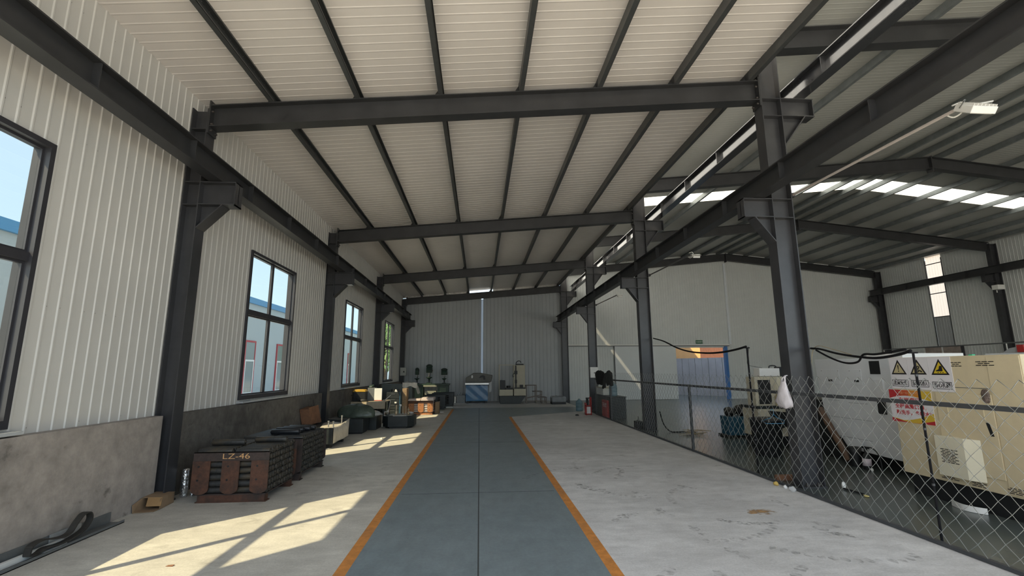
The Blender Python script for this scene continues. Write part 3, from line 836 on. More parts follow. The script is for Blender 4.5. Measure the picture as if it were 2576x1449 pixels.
obj('rubber_belt', m, M_BELT, label='dark rubber belt loop lying in the grey channel by the wall', cat='belt')
t = thing('cardboard_box', 'open flattened cardboard box on the floor against the cement wall', 'box', (-3.84, 6.1, 0), rz=R(6))
m = MB(); m.box(-.10, .11, -.03, .28, 0, .006); m.box(-.10, -.094, -.03, .28, 0, .13); m.box(.104, .11, -.03, .28, .0, .12); m.hexa([(-.10, .0, .13), (.11, .0, .12), (.11, .28, .12), (-.10, .28, .13), (-.10, .0, .136), (.11, .0, .126), (.11, .28, .126), (-.10, .28, .136)]); m.box(-.1, .11, .275, .28, 0, .126); obj('body', m, M_CARD, t)
m = MB(); m.hexa([(-.02, -.07, .05), (.13, -.06, .045), (.112, .0, .122), (-.04, .0, .13), (-.02, -.066, .054), (.13, -.056, .049), (.112, .004, .128), (-.04, .004, .136)]); obj('taped_flap', m, M_TAPE, t, label='flap with orange tape')
m = MB(); m.hexa([(-.1, -.16, .003), (.10, -.14, .003), (.11, -.03, .003), (-.1, -.03, .003), (-.1, -.16, .009), (.10, -.14, .009), (.11, -.03, .009), (-.1, -.03, .009)]); m.hexa([(-.105, -.16, 0), (-.1, -.16, 0), (-.094, -.03, 0), (-.1, -.03, 0), (-.115, -.16, .09), (-.11, -.16, .09), (-.094, -.03, .13), (-.1, -.03, .13)]); obj('flap', m, M_CARD, t)
m = MB(); m.lathe([(.04, 0), (.045, .01), (.045, .20), (.042, .31), (.043, .34), (.02, .35)], (-3.795, 6.64, 0), n=18); obj('foil_roll', m, M_FOIL, label='crinkled silver foil roll standing on the floor behind the nearest left column', cat='roll')
m = MB(); m.lathe([(.025, 0), (.028, .01), (.026, .25), (.028, .36), (.012, .37)], (-3.70, 6.66, 0), n=14); obj('foil_roll', m, M_FOIL, label='thin silver foil roll standing right beside the thicker foil roll', cat='roll')

# ---- plastic-wrapped mould plate with pins
t = thing('steel_mould', 'steel mould base wrapped in sunlit plastic film with bolts standing up', 'mould', (-3.4, 10.8, 0))
m = MB(); m.box(-3.85, -3.05, 10.32, 11.48, 0.08, .40); obj('block', m, M_BLACKG, t, bevel=.008)
m = MB(); m.box(-3.8, -3.1, 10.40, 10.50, 0, .08); m2 = MB(); m2.box(-3.8, -3.1, 11.25, 11.35, 0, .08)
obj('skid', m, M_BLACK, t); obj('skid', m2, M_BLACK, t)
m = MB()
nx, ny = 14, 10
def wz(u, v): return .405 + .012 * math.sin(9 * u + 3 * v) + .10 * max(0, (u - .72) / .28) ** 2 * max(0, v - .35) / .65
vs = []
for i in range(nx + 1):
    for j in range(ny + 1):
        u, v = i / nx, j / ny
        vs.append((-3.87 + .84 * u, 10.30 + 1.2 * v, wz(u, v)))
for j in range(ny + 1):
    v = j / ny
    vs.append((-3.03 + .012 * math.sin(17 * v), 10.30 + 1.2 * v, .24)); vs.append((-3.035 + .012 * math.sin(11 * v + 1), 10.30 + 1.2 * v, .10))
k0 = (nx + 1) * (ny + 1)
fs = [(i * (ny + 1) + j, (i + 1) * (ny + 1) + j, (i + 1) * (ny + 1) + j + 1, i * (ny + 1) + j + 1) for i in range(nx) for j in range(ny)]
for j in range(ny):
    fs.append((nx * (ny + 1) + j, k0 + 2 * j, k0 + 2 * j + 2, nx * (ny + 1) + j + 1)); fs.append((k0 + 2 * j, k0 + 2 * j + 1, k0 + 2 * j + 3, k0 + 2 * j + 2))
m.add(vs, fs, 0, True); obj('plastic_wrap', m, M_FILMW, t, fix=False)
for (x, y, h) in ((-3.17, 10.40, .15), (-3.07, 10.40, .14), (-3.08, 11.05, .20)):
    m = MB(); m.cyl((x, y, .38), (x, y, .40 + h - .02), .014, n=10); m.cyl((x, y, .40 + h - .02), (x, y, .40 + h), .022, n=10); obj('guide_pin', m, M_STEELP, t)
t = thing('cardboard_box', 'brown carton leaning against the cement wall behind the roller racks', 'box', (-3.72, 11.40, .405))
m = MB(); m.hexa([(-3.93, 10.98, .42), (-3.70, 10.98, .42), (-3.66, 11.48, .42), (-3.93, 11.48, .42), (-3.945, 10.82, .76), (-3.74, 10.82, .76), (-3.70, 11.32, .79), (-3.945, 11.32, .79)]); obj('body', m, M_CARDR, t, bevel=.003)
m = MB(); m.hexa([(-3.735, 10.82, .757), (-3.73, 10.82, .757), (-3.69, 11.32, .787), (-3.695, 11.32, .787), (-3.745, 10.80, .79), (-3.74, 10.80, .79), (-3.70, 11.30, .82), (-3.705, 11.30, .82)]); obj('flap', m, M_CARDR, t)

# ---- big dark mould blocks
t = thing('mould_block', 'large dark steel block under a plastic sheet, in front of the green tarp', 'mould', (-3.37, 12.95, 0))
m = MB(); m.box(-3.85, -2.96, 12.53, 13.20, .03, .37); obj('block', m, M_BLACKG, t, bevel=.01)
m = MB(); m.box(-3.8, -3.0, 12.58, 13.15, 0, .03); obj('foot_plate', m, M_BLACK, t)
m = MB()
vs = []; n1, n2 = 16, 10
for i in range(n1 + 1):
    for j in range(n2 + 1):
        u, v = i / n1, j / n2
        vs.append((-3.87 + .95 * u, 12.50 + .7 * v, .378 + .006 * math.sin(14 * u + 5 * v) + .006 * math.sin(9 * v - 4 * u)))
m.add(vs, [(i * (n2 + 1) + j, (i + 1) * (n2 + 1) + j, (i + 1) * (n2 + 1) + j + 1, i * (n2 + 1) + j + 1) for i in range(n1) for j in range(n2)], 0, True)
obj('plastic_sheet', m, M_FILM, t, fix=False)
m = MB(); m.blob((-3.22, 12.90, .392), .52, .27, .33, nu=40, nv=22, noise=.12, seed=4, zmin=.392, amp2=.035); obj('covered_heap', m, M_TARP, label='rounded heap under a dark green tarp on the dark steel block', cat='heap')
t = thing('mould_block', 'dark steel block behind the green tarp heap, wrapped in clear film', 'mould', (-2.95, 13.6, 0))
m = MB(); m.box(-3.35, -2.80, 13.35, 14.05, 0, .36); obj('block', m, M_BLACKG, t, bevel=.01)
m = MB(); m.blob((-3.0, 13.7, .36), .30, .33, .13, noise=.1, seed=9, zmin=.365); obj('film_cover', m, M_FILM, t)
t = thing('mould_block', 'dark eight-sided steel block carrying small tools, beside the aisle', 'mould', (-2.25, 14.0, 0))
def oct_(x0, x1, y0, y1, c): return [(x0 + c, y0), (x1 - c, y0), (x1, y0 + c), (x1, y1 - c), (x1 - c, y1), (x0 + c, y1), (x0, y1 - c), (x0, y0 + c)]
m = MB(); m.prism(oct_(-2.70, -1.84, 13.60, 14.45, .16), 'Z', .04, .33); obj('block', m, M_BLACKG, t, bevel=.008)
m = MB(); m.prism(oct_(-2.64, -1.90, 13.66, 14.39, .14), 'Z', 0, .04); obj('foot_plate', m, M_BLACK, t)
m = MB(); m.prism(oct_(-2.55, -1.90, 13.66, 14.35, .14), 'Z', .33, .345); obj('top_plate', m, M_STEELP, t)
zt_ = .345
def turned(name, label, x, y, prof, m_, n=12, z=zt_):
    q = MB(); q.lathe(prof, (x, y, z), n=n); return obj(name, q, m_, label=label, cat='machine part', group='parts standing on the eight-sided block')
M_BRASS = mat('pale_brass', (0.55, 0.42, 0.27), 0.4, 0.4, 0.15, 10)
turned('turned_part', 'pale bottle-shaped turned part on the eight-sided block', -2.36, 13.85, [(.035, 0), (.035, .06), (.015, .13), (.02, .24), (.022, .27), (.008, .28)], M_BRASS)
turned('turned_part', 'steel rod with a white knob on the eight-sided block', -2.27, 14.0, [(.010, 0), (.010, .22), (.03, .23), (.034, .26), (.02, .285)], M_WHITE)
turned('turned_part', 'thin curved-tip steel rod right of the white-knobbed rod', -2.20, 14.05, [(.02, 0), (.02, .03), (.007, .05), (.006, .22)], M_STEELP)
turned('turned_part', 'thinnest pale rod standing on the eight-sided block', -2.09, 13.9, [(.012, 0), (.008, .02), (.007, .24)], M_STEELP)
turned('turned_part', 'stepped pale bracket part at the right on the eight-sided block', -2.03, 13.95, [(.04, 0), (.04, .05), (.02, .06), (.02, .11), (.035, .12), (.035, .15), (.01, .16), (.01, .2)], M_BRASS, n=4)
q = MB(); q.box(-2.68, -2.62, 13.75, 13.85, .33, .345); q.box(-2.68, -2.665, 13.75, 13.85, .345, .43); q.box(-2.68, -2.55, 13.75, 13.85, .43, .45); q.box(-2.6, -2.55, 13.77, 13.83, .45, .49); obj('bracket', q, M_STEELP, label='pale angle bracket at the left end of the eight-sided block', cat='bracket')
q = MB(); q.blob((-1.98, 14.15, .375), .08, .07, .035, noise=.15, seed=3); obj('wrapped_part', q, M_FILM, label='small part in clear film at the right of the eight-sided block', cat='wrapped part')
q = MB(); q.cyl((-2.655, 14.2, .33), (-2.62, 14.35, .74), .012, n=8); obj('steel_bar', q, M_STEELP, label='thin steel bar leaning up from the eight-sided block', cat='bar')

# ---- table with tool boxes
t = thing('work_table', 'low table with a pale board front, against the left wall', 'table', (-3.42, 15.3, 0))
m = MB(); m.box(-3.94, -2.90, 15.0, 15.9, .62, .645); obj('tabletop', m, M_WOODL, t)
m = MB(); m.box(-3.94, -2.90, 14.985, 15.0, .43, .645); obj('front_board', m, M_WOODL, t)
for (x, y) in ((-3.9, 15.05), (-2.94, 15.05), (-3.9, 15.85), (-2.94, 15.85)):
    q = MB(); q.box(x - .03, x + .03, y - .03, y + .03, 0, .62); obj('leg', q, M_BLACKG, t)
t = thing('tool_box', 'black tool box with a yellow lid on the low table', 'tool box', (-3.74, 15.3, .645))
m = MB(); m.box(-3.93, -3.56, 15.15, 15.45, .645, .94); obj('body', m, M_BLACK, t, bevel=.01)
m = MB(); m.prism([(-3.945, .94), (-3.545, .94), (-3.56, .985), (-3.62, 1.01), (-3.87, 1.01), (-3.93, .985)], 'Y', 15.14, 15.46); obj('lid', m, M_YELL, t, bevel=.006, label='yellow lid')
q = MB(); q.tube([(-3.93, 15.2, .80), (-3.95, 15.02, .85), (-3.90, 14.98, .83), (-3.80, 15.0, .76), (-3.80, 15.15, .72)], .010, n=6); obj('handle', q, M_BELT, t)
t = thing('steel_cabinet', 'small grey steel cabinet behind the yellow-lidded tool box', 'cabinet', (-3.45, 15.6, .645))
m = MB(); m.box(-3.56, -3.34, 15.49, 15.87, .645, 1.05); obj('body', m, M_GREYM, t, bevel=.005)
q = MB(); q.box(-3.555, -3.345, 15.48, 15.49, .66, 1.04); obj('door', q, M_GREYM, t)
m = MB(); m.box(-3.33, -3.09, 15.40, 15.46, .665, 1.035, 0); m.box(-3.335, -3.085, 15.395, 15.465, .645, .665, 1); t = obj('white_board', m, [M_WHITE, M_RED], bevel=.012, label='sunlit white panel standing on the low table', cat='panel')
m = MB(); m.blob((-3.47, 15.6, 1.075), .09, .07, .045, noise=.15, seed=8, zmin=1.05); m.cyl((-3.52, 15.6, 1.10), (-3.40, 15.62, 1.13), .02, n=8); obj('power_tool', m, M_GREEN, label='dark green power tool on the small grey cabinet', cat='tool')
m = MB(); m.blob((-3.58, 15.07, .675), .15, .05, .05, noise=.1, seed=5, zmin=.645); obj('tool_bag', m, M_BLACK, label='flat black tool bag lying before the tool box', cat='bag')
m = MB(); m.cyl((-2.98, 15.3, .665), (-2.80, 15.35, .82), .012, n=8); m.cyl((-3.02, 15.28, .667), (-2.97, 15.3, .667), .02, n=8); obj('steel_bar', m, M_STEELP, label='short bent steel bar lying over the right end of the low table', cat='bar')

# ---- dark cabinets, cartons, draped machine
t = thing('steel_cabinet', 'dark drawer cabinet with a blue side by the left wall', 'cabinet', (-3.0, 17.3, 0))
m = MB(); m.box(-3.25, -2.80, 17.0, 17.6, .0, .835); obj('body', m, M_BLACKG, t, bevel=.004)
m = MB(); m.box(-2.80, -2.765, 16.98, 17.6, .0, .845); obj('side_panel', m, mat('dark_blue_paint', (0.022, 0.07, 0.115), 0.45), t, label='dark blue side panel')
for k in range(4):
    q = MB(); q.box(-3.24, -2.81, 16.985, 17.0, .06 + .19 * k, .235 + .19 * k); d = obj('drawer', q, M_BLACKG, t)
    h = MB(); h.box(-3.1, -2.95, 16.97, 16.985, .2 + .19 * k, .215 + .19 * k); obj('handle', h, M_GREYM, d)
q = MB(); q.box(-2.96, -2.89, 16.968, 16.984, .46, .51); obj('label_plate', q, M_WHITE, t, label='small white label')
q = MB()
for k in range(5): q.cyl((-3.2 + .08 * k, 17.2 + .03 * (k % 2), .85), (-3.19 + .08 * k, 17.2, .90 + .04 * (k % 3)), .02, n=8)
q.hexa([(-3.0, 17.15, .85), (-2.9, 17.15, .85), (-2.9, 17.25, .85), (-3.0, 17.25, .85), (-2.98, 17.15, .93), (-2.95, 17.15, .93), (-2.95, 17.25, .93), (-2.98, 17.25, .93)], 1)
obj('tool_tray', q, [M_BLACK, M_WHITE], label='dark clutter of small tools on the drawer cabinet', cat='tools', kind='stuff')
t = thing('cardboard_box', 'tall pale carton beside the dark drawer cabinet', 'box', (-2.68, 17.5, 0))
m = MB(); m.box(-2.755, -2.60, 17.3, 17.75, .0, .955); obj('body', m, M_CARD, t, bevel=.003)
q = MB()
for k in range(4): q.box(-2.72 + .05 * (k % 2), -2.69 + .05 * (k % 2), 17.297, 17.3, .45 + .12 * k, .46 + .12 * k)
obj('printed_marks', q, M_BLACK, t)
t = thing('draped_machine', 'machine draped with a sunlit white plastic sheet by the last window', 'machine', (-2.95, 18.9, 0))
m = MB(); m.box(-3.75, -2.58, 18.55, 19.25, 0, 1.07); obj('body', m, mat('grey_green_paint', (0.10, 0.115, 0.105), 0.5, 0, .15, 4), t, bevel=.01)
m = MB()
n1, n2 = 18, 16
vs = []
for i in range(n1 + 1):
    for j in range(n2 + 1):
        u, v = i / n1, j / n2
        x = -2.95 + .42 * u * 1.0; y = 18.5 + .8 * v; z = 1.135 - .02 * math.sin(8 * u + 3 * v) + .012 * math.sin(19 * v)
        if u > .85: z = 1.10
        s_ = max(0, u - .8) / .2
        if s_ > 0:
            x = -2.95 + .42 * .8 + .24 * s_ ** .6 + .02 * math.sin(15 * v); z = 1.13 - .42 * s_ ** 1.3 + .03 * math.sin(12 * v)
        vs.append((x, y, z))
m.add(vs, [(i * (n2 + 1) + j, (i + 1) * (n2 + 1) + j, (i + 1) * (n2 + 1) + j + 1, i * (n2 + 1) + j + 1) for i in range(n1) for j in range(n2)], 0, True)
vs = []
for i in range(17):
    u = i / 16
    for k in range(3):
        vs.append((-2.95 + .56 * u, 18.5 + .012 * math.sin(23 * u + k), 1.13 - .085 * k * (1 + .22 * math.sin(9 * u))))
m.add(vs, [(3 * i + k, 3 * i + 3 + k, 3 * i + 4 + k, 3 * i + k + 1) for i in range(16) for k in range(2)], 0, True)
obj('plastic_sheet', m, M_FILMW, t, fix=False)

# ---- orange rack and black racks further back
r3 = rack('roller_rack', 'rack with three sunlit orange rusty end plates', -2.575, -1.68, 17.65, 18.40, .50, M_RUSTO, M_RUST, base_h=.08)
p = make_roller('steel_roller', .040, .40, mat('pale_roller_steel', (0.42, 0.38, 0.37), .4, .2, .3, 7), 'grey roller behind the sunlit orange rack plates', 'rollers in the orange rack')
fill(p, -1.68, -1.68, 17.71, 6, .08, 5, .040, .081, .40, show_left_top=False)
for i, (x0, x1, z0, z1, lab) in enumerate([(-2.59, -2.15, .502, .565, 'white board lying on the left of the orange rack'), (-2.13, -1.67, .502, .60, 'white boards piled on the right of the orange rack')]):
    q = MB()
    q.box(x0, x1, 17.6, 18.35, z0, (z0 + z1) / 2 - .004); q.box(x0 + .02, x1, 17.63, 18.38, (z0 + z1) / 2 + .0, z1)
    obj('board', q, mat('pinkish_board%d' % i, (0.62, 0.53, 0.50), .5), label=lab, cat='board')
q = MB(); q.box(-1.64, -1.49, 18.0, 18.35, 0, .42); obj('wooden_block', q, M_CARD, label='upright brown wooden block right of the orange rack', cat='block', bevel=.004)
r4 = rack('roller_rack', 'black rack of rollers behind the orange rack', -2.24, -1.40, 19.8, 20.60, .60, M_BLACKG, M_BLACKG)
p = make_roller('steel_roller', .046, .38, M_ROLLD, 'dark roller in the black rack behind the orange one', 'rollers in the nearer black rack')
fill(p, -1.40, -1.40, 19.87, 8, .10, 5, .046, .0925, .38, show_left_front=False)
r5 = rack('roller_rack', 'farthest black rack of rollers, beside the end of the orange line', -2.10, -1.15, 21.4, 22.2, .60, M_BLACKG, M_BLACKG)
p = make_roller('steel_roller', .046, .42, M_ROLLD, 'dark roller in the farthest black rack', 'rollers in the farthest rack')
fill(p, -1.15, -1.15, 21.47, 7, .10, 5, .046, .0925, .42, show_left_front=False)
for (x0, x1, y, lab) in ((-1.60, -1.36, 18.55, 'flat white plank on the floor beside the orange line'), (-1.42, -1.15, 20.95, 'flat pale plank on the floor beside the black racks')):
    q = MB(); q.box(x0, x1, y - .05, y + .05, 0, .02); obj('plank', q, M_WHITE, label=lab, cat='plank')
q = MB(); q.box(-2.33, -2.28, 11.62, 11.70, 0, .02); obj('paper_scrap', q, M_WHITE, label='small white scrap on the floor before the wrapped mould', cat='scrap')

# ---- drill presses on their bench
t = thing('work_bench', 'dark green steel bench under the three drill presses', 'bench', (-2.35, 23.8, 0))
m = MB(); m.box(-3.35, -1.46, 23.4, 24.15, .87, .94); obj('bench_top', m, M_GREEN, t, bevel=.006)
for (a, b) in ((-3.3, -2.75), (-2.05, -1.52)):
    q = MB(); q.box(a, b, 23.5, 24.1, 0, .87); cb = obj('pedestal', q, M_GREEN, t)
    h = MB(); h.box((a + b) / 2 - .15, (a + b) / 2 + .15, 23.49, 23.5, .15, .75); obj('door', h, mat('bench_door_green%d' % int(a * -10), (0.05, 0.08, 0.058), .5), cb)
q = MB(); q.box(-2.72, -2.05, 23.35, 23.4, .80, .88); q.box(-2.65, -2.1, 23.45, 23.9, .35, .60); obj('pale_drawer', q, mat('dull_drawer', (0.20, 0.205, 0.17), .5), t, bevel=.01)
def drill(name, label, x, y, s, head_w, motor_left=True):
    z = .94
    t = thing(name, label, 'drill press', (x, y, z), group='drill presses on the green bench')
    m = MB(); m.prism([(x - .14 * s, z), (x + .14 * s, z), (x + .12 * s, z + .05 * s), (x - .12 * s, z + .05 * s)], 'Y', y - .2 * s, y + .14 * s); obj('base', m, M_GREEN, t)
    m = MB(); m.cyl((x, y + .08 * s, z + .05 * s), (x, y + .08 * s, z + .75 * s), .04 * s, n=14); obj('post', m, M_BLACKG, t)
    m = MB(); m.lathe([(.03 * s, .20 * s), (.05 * s, .24 * s), (.15 * s, .30 * s), (.16 * s, .33 * s), (.15 * s, .335 * s)], (x, y - .06 * s, z), n=18); m.box(x - .04 * s, x + .04 * s, y - .06 * s, y + .12 * s, z + .24 * s, z + .30 * s); obj('table', m, M_GREEN, t)
    m = MB()
    hw = head_w * s
    m.prism([(y - .17 * s, z + .55 * s), (y + .14 * s, z + .55 * s), (y + .16 * s, z + .80 * s), (y - .15 * s, z + .84 * s), (y - .20 * s, z + .70 * s)], 'X', x - hw, x + hw)
    obj('head', m, M_GREEN, t, bevel=.015 * s)
    m = MB(); m.lathe([(hw * .9, .83 * s), (hw * 1.15, .86 * s), (hw * 1.1, .92 * s), (hw * .6, .97 * s), (.02 * s, .98 * s)], (x, y - .05 * s, z), n=18); obj('pulley_cover', m, M_GREEN, t)
    m = MB(); m.cyl((x + hw * .3, y + .22 * s, z + .58 * s), (x + hw * .3, y + .22 * s, z + .86 * s), .075 * s, n=14); obj('motor', m, M_BLACKG, t)
    m = MB(); m.cyl((x, y - .12 * s, z + .44 * s), (x, y - .12 * s, z + .56 * s), .03 * s, .035 * s, n=12); m.cyl((x, y - .12 * s, z + .36 * s), (x, y - .12 * s, z + .44 * s), .012 * s, .022 * s, n=10); obj('chuck', m, M_STEELP, t)
    m = MB()
    for k in range(3):
        a = k * 2.1 + .5
        m.cyl((x + hw + .02 * s, y - .08 * s, z + .62 * s), (x + hw + .05 * s, y - .08 * s + .16 * s * math.cos(a), z + .62 * s + .16 * s * math.sin(a)), .009 * s, n=6)
    obj('feed_handle', m, M_STEELP, t)
    return t
drill('drill_press', 'slender drill press, leftmost of three on the green bench', -3.09, 23.8, .80, .105)
drill('drill_press', 'tallest drill press with a green head, middle of the three', -2.49, 23.8, .97, .145)
drill('drill_press', 'stout drill press, rightmost of three on the green bench', -1.75, 23.8, .77, .185)
t = thing('electrical_box', 'pale grey electrical box with a warning triangle on the corner column', 'electrical box', (-3.84, 24.2, 1.34))
m = MB(); m.box(-3.99, -3.69, 24.12, 24.285, 1.34, 1.74); obj('case', m, mat('pale_grey_box', (0.47, 0.48, 0.45), .5), t, bevel=.004)
q = MB(); q.box(-3.98, -3.70, 24.11, 24.12, 1.35, 1.73); dd = obj('door', q, MATS['pale_grey_box'], t)
q = MB(); q.prism([(-3.85, 1.50), (-3.75, 1.50), (-3.80, 1.59)], 'Y', 24.107, 24.11); obj('warning_triangle', q, M_BLACK, dd)

# =================================================================== MACHINES AT THE END WALL
t = thing('wrapped_machine', 'blue machine wrapped in clear plastic under a grey cover', 'machine', (-.12, 23.8, 0))
m = MB(); m.box(-.66, .42, 23.4, 24.2, .10, .86); obj('base_cabinet', m, M_BLUEM, t, bevel=.012)
for (a, b) in ((-.62, -.5), (.26, .38)):
    q = MB(); q.box(a, b, 23.45, 24.15, 0, .10); obj('foot', q, M_BLACK, t)
m = MB(); m.box(-.70, .47, 23.34, 24.25, .88, .975); obj('top_slab', m, M_STAIN, t, bevel=.006)
m = MB()
pts = [(-.68, .98), (.50, .98), (.60, 1.05), (.66, 1.34), (.33, 1.40), (.05, 1.46), (-.30, 1.45), (-.48, 1.33), (-.67, 1.22)]
m.prism(pts, 'Y', 23.5, 24.1); obj('cover', m, M_COVER, t, bevel=.03)
q = MB(); q.prism([(-.02 + .0, 1.20), (.06, 1.32), (.18, 1.34), (.28, 1.30), (.30, 1.12), (.20, 1.12), (.17, 1.24)], 'Y', 23.485, 23.5); obj('opening', q, M_BLACK, t)
q = MB(); q.blob((-.36, 23.49, 1.27), .04, .012, .075); obj('white_patch', q, M_WHITE, t)
m = MB(); vs = []
n1, n2 = 16, 12
for i in range(n1 + 1):
    for j in range(n2 + 1):
        u, v = i / n1, j / n2
        vs.append((-.69 + 1.14 * u + .015 * math.sin(7 * v + 3 * u), 23.375 + .014 * math.sin(13 * u + 9 * v) + .008 * math.sin(31 * u), .16 + .70 * v))
m.add(vs, [(i * (n2 + 1) + j, (i + 1) * (n2 + 1) + j, (i + 1) * (n2 + 1) + j + 1, i * (n2 + 1) + j + 1) for i in range(n1) for j in range(n2)], 0, True)
obj('plastic_wrap', m, clear_mat('clear_wrap', (.90, .92, .95), .05, .28), t, fix=False)
m = MB(); m.prism([(.47, .98), (.62, 1.02), (.60, .55), (.50, .48), (.47, .6)], 'Y', 23.5, 24.0); obj('hanging_film', m, M_FILM, t)
t = thing('spark_machine', 'cream machine with a tall back panel and an open frame at the end wall', 'machine', (1.6, 22.9, 0))
m = MB(); m.prism([(1.0, .0), (1.95, .0), (2.21, .37), (.95, .37)], 'Y', 22.65, 23.5); obj('base', m, M_BLACKG, t, bevel=.01)
m = MB(); m.box(.955, 1.60, 22.6, 23.4, .38, .665); obj('left_cabinet', m, M_CREAM, t, bevel=.008)
m = MB(); m.box(1.65, 2.215, 22.6, 23.4, .38, .70); obj('right_cabinet', m, M_CREAM, t, bevel=.008)
m = MB(); m.box(1.655, 2.22, 22.95, 23.4, .70, 1.82); obj('back_panel', m, M_CREAM, t, bevel=.01)
m = MB(); m.box(.955, .985, 22.9, 22.94, .665, 1.84); m.box(.955, 1.66, 22.9, 22.94, 1.815, 1.845); m.box(.955, .985, 23.36, 23.4, .665, 1.84); m.box(.955, .985, 22.9, 23.4, 1.82, 1.845); m.box(.955, 1.66, 23.36, 23.4, 1.815, 1.845); obj('open_frame', m, M_CREAM, t)
m = MB(); m.box(1.0, 1.24, 22.65, 22.95, .67, 1.10); obj('control_unit', m, M_BLACK, t, bevel=.01)
m = MB(); m.box(1.26, 1.6, 22.65, 23.1, .665, .74); m.cyl((1.4, 22.8, .74), (1.4, 22.8, .84), .1, n=12); obj('work_tank', m, M_BLACK, t)
m = MB(); m.box(1.74, 1.80, 22.88, 22.95, .75, 1.80); m.box(1.70, 1.84, 22.85, 22.95, 1.38, 1.55); m.box(1.72, 1.82, 22.85, 22.95, .95, 1.12); m.box(1.7, 2.2, 22.65, 22.95, .70, .75); m.box(1.95, 2.1, 22.75, 22.95, .75, .88); obj('spindle_column', m, M_BLACK, t)
m = MB(); m.box(1.78, 2.16, 23.0, 23.3, 1.82, 1.88); m.tube(crom([(1.80, 23.05, 1.86), (1.80, 23.02, 1.95), (1.90, 23.0, 2.02), (2.0, 23.0, 2.0), (2.03, 23.0, 1.93)]), .018, n=6); m.tube(crom([(1.68, 22.86, 1.30), (1.62, 22.84, 1.25), (1.6, 22.85, 1.33), (1.70, 22.86, 1.45)]), .012, n=6); obj('hose', m, M_BLACK, t)
t = thing('step_stand', 'rusty three-step metal stand beside the cream machine', 'step stand', (2.75, 23.0, 0))
m_st = mat('brown_step_steel', (0.16, 0.13, 0.11), .55, .2, .25, 8)
for (x0, x1, z) in ((2.26, 2.77, .86), (2.60, 3.03, .57), (2.85, 3.25, .29)):
    m = MB(); m.box(x0, x1, 22.8, 23.4, z - .03, z); obj('step', m, m_st, t)
for (x, z) in ((2.28, .83), (2.75, .83), (3.01, .54), (3.23, .26)):
    for y in (22.82, 23.36):
        m = MB(); m.box(x - .018, x + .018, y, y + .035, 0, z); obj('leg', m, m_st, t)
m = MB(); m.obox((2.65, 22.815, .33), (.36, 0, .07), (0, .012, 0), (-.005, 0, .022)); m.box(2.28, 3.23, 22.81, 22.84, .10, .13); obj('brace', m, m_st, t)
t = thing('wrapped_machine', 'small low machine wrapped in film at the foot of the far column', 'machine', (3.7, 22.3, 0))
m = MB(); m.box(3.38, 4.03, 22.0, 22.6, 0, .10); obj('base', m, M_BLACK, t)
m = MB(); m.prism([(3.38, .10), (4.04, .10), (4.05, .30), (4.0, .36), (3.42, .36), (3.37, .30)], 'Y', 22.0, 22.6); obj('body', m, mat('grey_film_body', (.20, .21, .22), .3, 0, .2, 6, bump=.5, bscale=9), t, bevel=.02)
m = MB(); m.blob((3.62, 22.3, .36), .06, .06, .035, zmin=.36); obj('lump', m, M_FILM, t)
q = MB(); q.box(-1.24, -1.155, 23.7, 24.0, 0, .30); obj('white_block', q, M_WHITE, label='white block on the floor left of the blue machine', cat='block')
t = thing('storage_bin', 'open grey bin of scraps left of the blue machine', 'bin', (-.9, 23.9, 0))
m = MB(); m.box(-1.12, -.70, 23.7, 24.3, 0, .02); m.box(-1.12, -.70, 23.7, 23.72, .02, .36); m.box(-1.12, -.70, 24.28, 24.3, .02, .36); m.box(-1.12, -1.1, 23.72, 24.28, .02, .36); m.box(-.72, -.70, 23.72, 24.28, .02, .36); obj('tub', m, M_GREYM, t)
q = MB(); q.cyl((-1.05, 23.8, .1), (-.98, 23.85, .50), .03, n=8); q.cyl((-.95, 23.9, .1), (-.90, 23.9, .46), .03, n=8); obj('scraps', q, M_FILM, t)

# =================================================================== OUTSIDE THE WINDOWS
t = thing('neighbour_building', 'pale blue grey workshop with a blue roof edge, seen through the left windows', 'building', (-13.5, 28, 0))
M_NB = mat('pale_blue_wall', (0.42, 0.46, 0.47), .7, 0, .04, .5)
m = MB(); m.box(-23, -13, 4, 54, -.01, 5.42); obj('wall', m, M_NB, t)
m = MB(); m.prism([(-13 + .12, 5.42), (-12.88, 5.75), (-18, 6.6), (-23.2, 5.75), (-23.2, 5.42)], 'Y', 3.8, 54.2); obj('roof', m, mat('blue_roof_sheet', (0.09, 0.27, 0.48), .5), t, label='blue roof edge')
M_RW = mat('red_window_surround', (0.42, 0.05, 0.06), .6)
M_WG = mat('dark_window_glass', (0.18, 0.21, 0.21), .1)
for k in range(10):
    y = 11.1 + k * 4.1
    q = MB()
    q.box(-13, -12.94, y - .62, y - .52, .35, 3.32); q.box(-13, -12.94, y + .52, y + .62, .35, 3.32); q.box(-13, -12.94, y - .52, y + .52, 3.22, 3.32)
    wn = obj('window', q, M_RW, t)
    q = MB(); q.box(-12.99, -12.955, y - .52, y + .52, .35, 3.22); obj('pane', q, M_WG, wn)
    q = MB(); q.box(-12.955, -12.93, y - .52, y + .52, 2.15, 2.25); q.box(-12.955, -12.93, y - .52, y - .44, .35, 2.15); q.box(-12.955, -12.93, y + .44, y + .52, .35, 2.15); q.box(-12.955, -12.93, y - .44, y + .44, .35, .45); obj('sash', q, M_WHITE, wn)
M_LEAF = mat('tree_leaves', (0.26, 0.38, 0.15), .6, 0, .5, 3)
M_BARK = mat('bark', (0.09, 0.065, 0.045), .9, 0, .3, 10)
